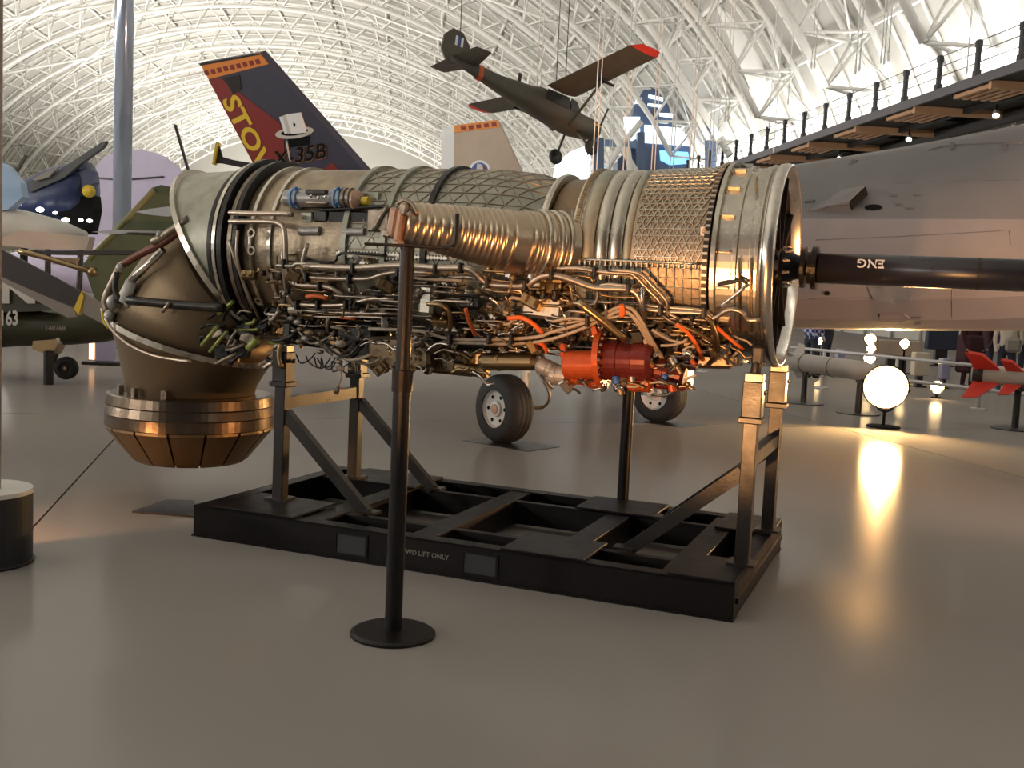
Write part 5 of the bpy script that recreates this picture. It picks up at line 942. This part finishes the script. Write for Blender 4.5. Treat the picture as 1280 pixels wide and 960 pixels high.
def person(p, facing, h, top, legs, label, hairm='hair', extra=None, bend=0.):
    t = thing('person', label, 'person', p, facing); k = h / 1.75
    bm_v = [(0, 0, .92), (0, 0, 1.12), (bend * .3, 0, 1.32), (bend * .5, 0, 1.46), (bend * .6, 0, 1.53)]; 
    vs = list(bm_v); es = [(0, 1), (1, 2), (2, 3), (3, 4)]; rad_ = [.15, .14, .16, .08, .055]
    for s in (-1, 1):
        b0 = len(vs); vs += [(bend * .42, s * .19, 1.40), (bend * .45 + .02, s * .25, 1.12), (bend * .4 + .12, s * .22, .90), (bend * .4 + .18, s * .2, .82), (0, s * .10, .86), (.03, s * .11, .48), (-.02, s * .11, .09), (.12, s * .12, .04)]
        es += [(2, b0), (b0, b0 + 1), (b0 + 1, b0 + 2), (b0 + 2, b0 + 3), (0, b0 + 4), (b0 + 4, b0 + 5), (b0 + 5, b0 + 6), (b0 + 6, b0 + 7)]; rad_ += [.065, .048, .036, .035, .095, .065, .048, .045]
    hb_ = len(vs); vs += [(bend * .62 + .01, 0, 1.60), (bend * .62 + .02, 0, 1.69)]; es += [(4, hb_), (hb_, hb_ + 1)]; rad_ += [.085, .08]
    me = bpy.data.meshes.new('body'); me.from_pydata([(x * k, y * k, z * k) for x, y, z in vs], es, [])
    for q in ('skin', top, legs): me.materials.append(M[q])
    o = bpy.data.objects.new('body', me); COL.objects.link(o); md = o.modifiers.new('skin', 'SKIN'); md.use_smooth_shade = True
    for i, r in enumerate(rad_): me.skin_vertices[0].data[i].radius = (r * k, r * k)
    me.skin_vertices[0].data[0].use_root = True
    sb = o.modifiers.new('sub', 'SUBSURF'); sb.levels = 1; sb.render_levels = 1
    bpy.context.view_layer.update(); me2 = bpy.data.meshes.new_from_object(o.evaluated_get(bpy.context.evaluated_depsgraph_get())); bpy.data.objects.remove(o)
    if len(me2.materials) < 3:
        me2.materials.clear()
        for q in ('skin', top, legs): me2.materials.append(M[q])
    for pl in me2.polygons:
        c = pl.center / k; pl.material_index = 0 if c.z > 1.5 or (c.z < .86 and c.z > .76 and abs(c.y) > .14 and c.x > .08) else (1 if c.z > .93 or (abs(c.y) > .17 and c.z > .84) else 2); pl.use_smooth = True
    link('body', me2, t)
    m = MB(); m.ball((bend * .62 * k - .01, 0, 1.70 * k), .1 * k, 12, (1, .9, .85)); m.build('hair', M[hairm], t)
    for s in (-1, 1): m = MB(); m.ball((.10 * k, s * .11 * k, .04), .06, 8, (1.9, .8, .65)); m.build('shoe', M['blackm'], t)
    m = MB(); m.ball(((bend * .62 + .095) * k, 0, 1.635 * k), .016, 6); m.build('nose', M['skin'], t)
    if extra:
        for (c, d, mm, nm) in extra: m = MB(); m.box(tuple(q * k for q in c), tuple(q * k for q in d), None, .05); m.build(nm, M[mm], t)
    return t
for (x, d, f, top, legs, lab, hr, ex) in ((1011, 23, .6, 'plaid', 'denim', 'person in a blue plaid shirt and dark shorts under the fuselage near the engine rim', 'hair', None),
    (1031, 24, 2.5, 'denim', 'denim', 'person in dark blue standing right beside the plaid shirt', 'hair', None),
    (1209, 22, -1.2, 'maroon', 'maroon', 'person in a long dark maroon coat behind the red missile fins', 'hair', [((0, 0, .75), (.36, .46, .8), 'maroon', 'coat_skirt')]),
    (1231, 22.6, 3.4, 'maroon', 'denim', 'person with a purple backpack beside the dark maroon coat', 'hair', [((-.2, 0, 1.2), (.24, .34, .45), 'purple', 'backpack')]),
    (1256, 21.5, -2.0, 'creamc', 'denim', 'person in a cream top with dark trousers near the right edge', 'hair', [((.16, .1, 1.0), (.12, .3, .3), 'greyb', 'bag')]),
    (1280, 23, -1.6, 'orangec', 'denim', 'person in an orange top cut off by the right edge', 'hair', None)):
    p = V(((x - 640) / FOC * d, d, 0)); person(p, f, 1.72, top, legs, lab, hr, ex)
# low display panels and pedestals behind the barrier
for (xa, xb, ya, yb, d, mm, lab) in ((1092, 1150, 424, 446, 26, 'tan', 'brown display plinth behind the barrier above the big floodlight'), (1160, 1195, 400, 438, 30, 'denim', 'dark display case behind the barrier left of the maroon coat'), (1142, 1158, 440, 470, 22, 'creamc', 'cream sign panel at the barrier right of the floodlight'), (1176, 1184, 448, 474, 22, 'lav2', 'pale blue sign panel at the barrier right of the cream panel'), (1046, 1054, 436, 452, 27, 'lav2', 'small pale blue cone sign behind the grey missile')):
    p0, p1_ = at(xa, ya, d), at(xb, yb, d); t = thing('display_panel', lab, 'display', ((p0.x + p1_.x) / 2, d, 0)); w = p1_.x - p0.x; z1 = p0.z; z0 = max(p1_.z, .08)
    m = MB(); m.box((0, 0, (z0 + z1) / 2), (w, .25, z1 - z0), None, .02); m.build('panel', M[mm], t); m = MB(); m.box((0, 0, z0 / 2), (w * .4, .16, z0), None, .01); m.box((0, 0, .015), (w * .8, .3, .03)); m.build('foot', M['dark'], t)
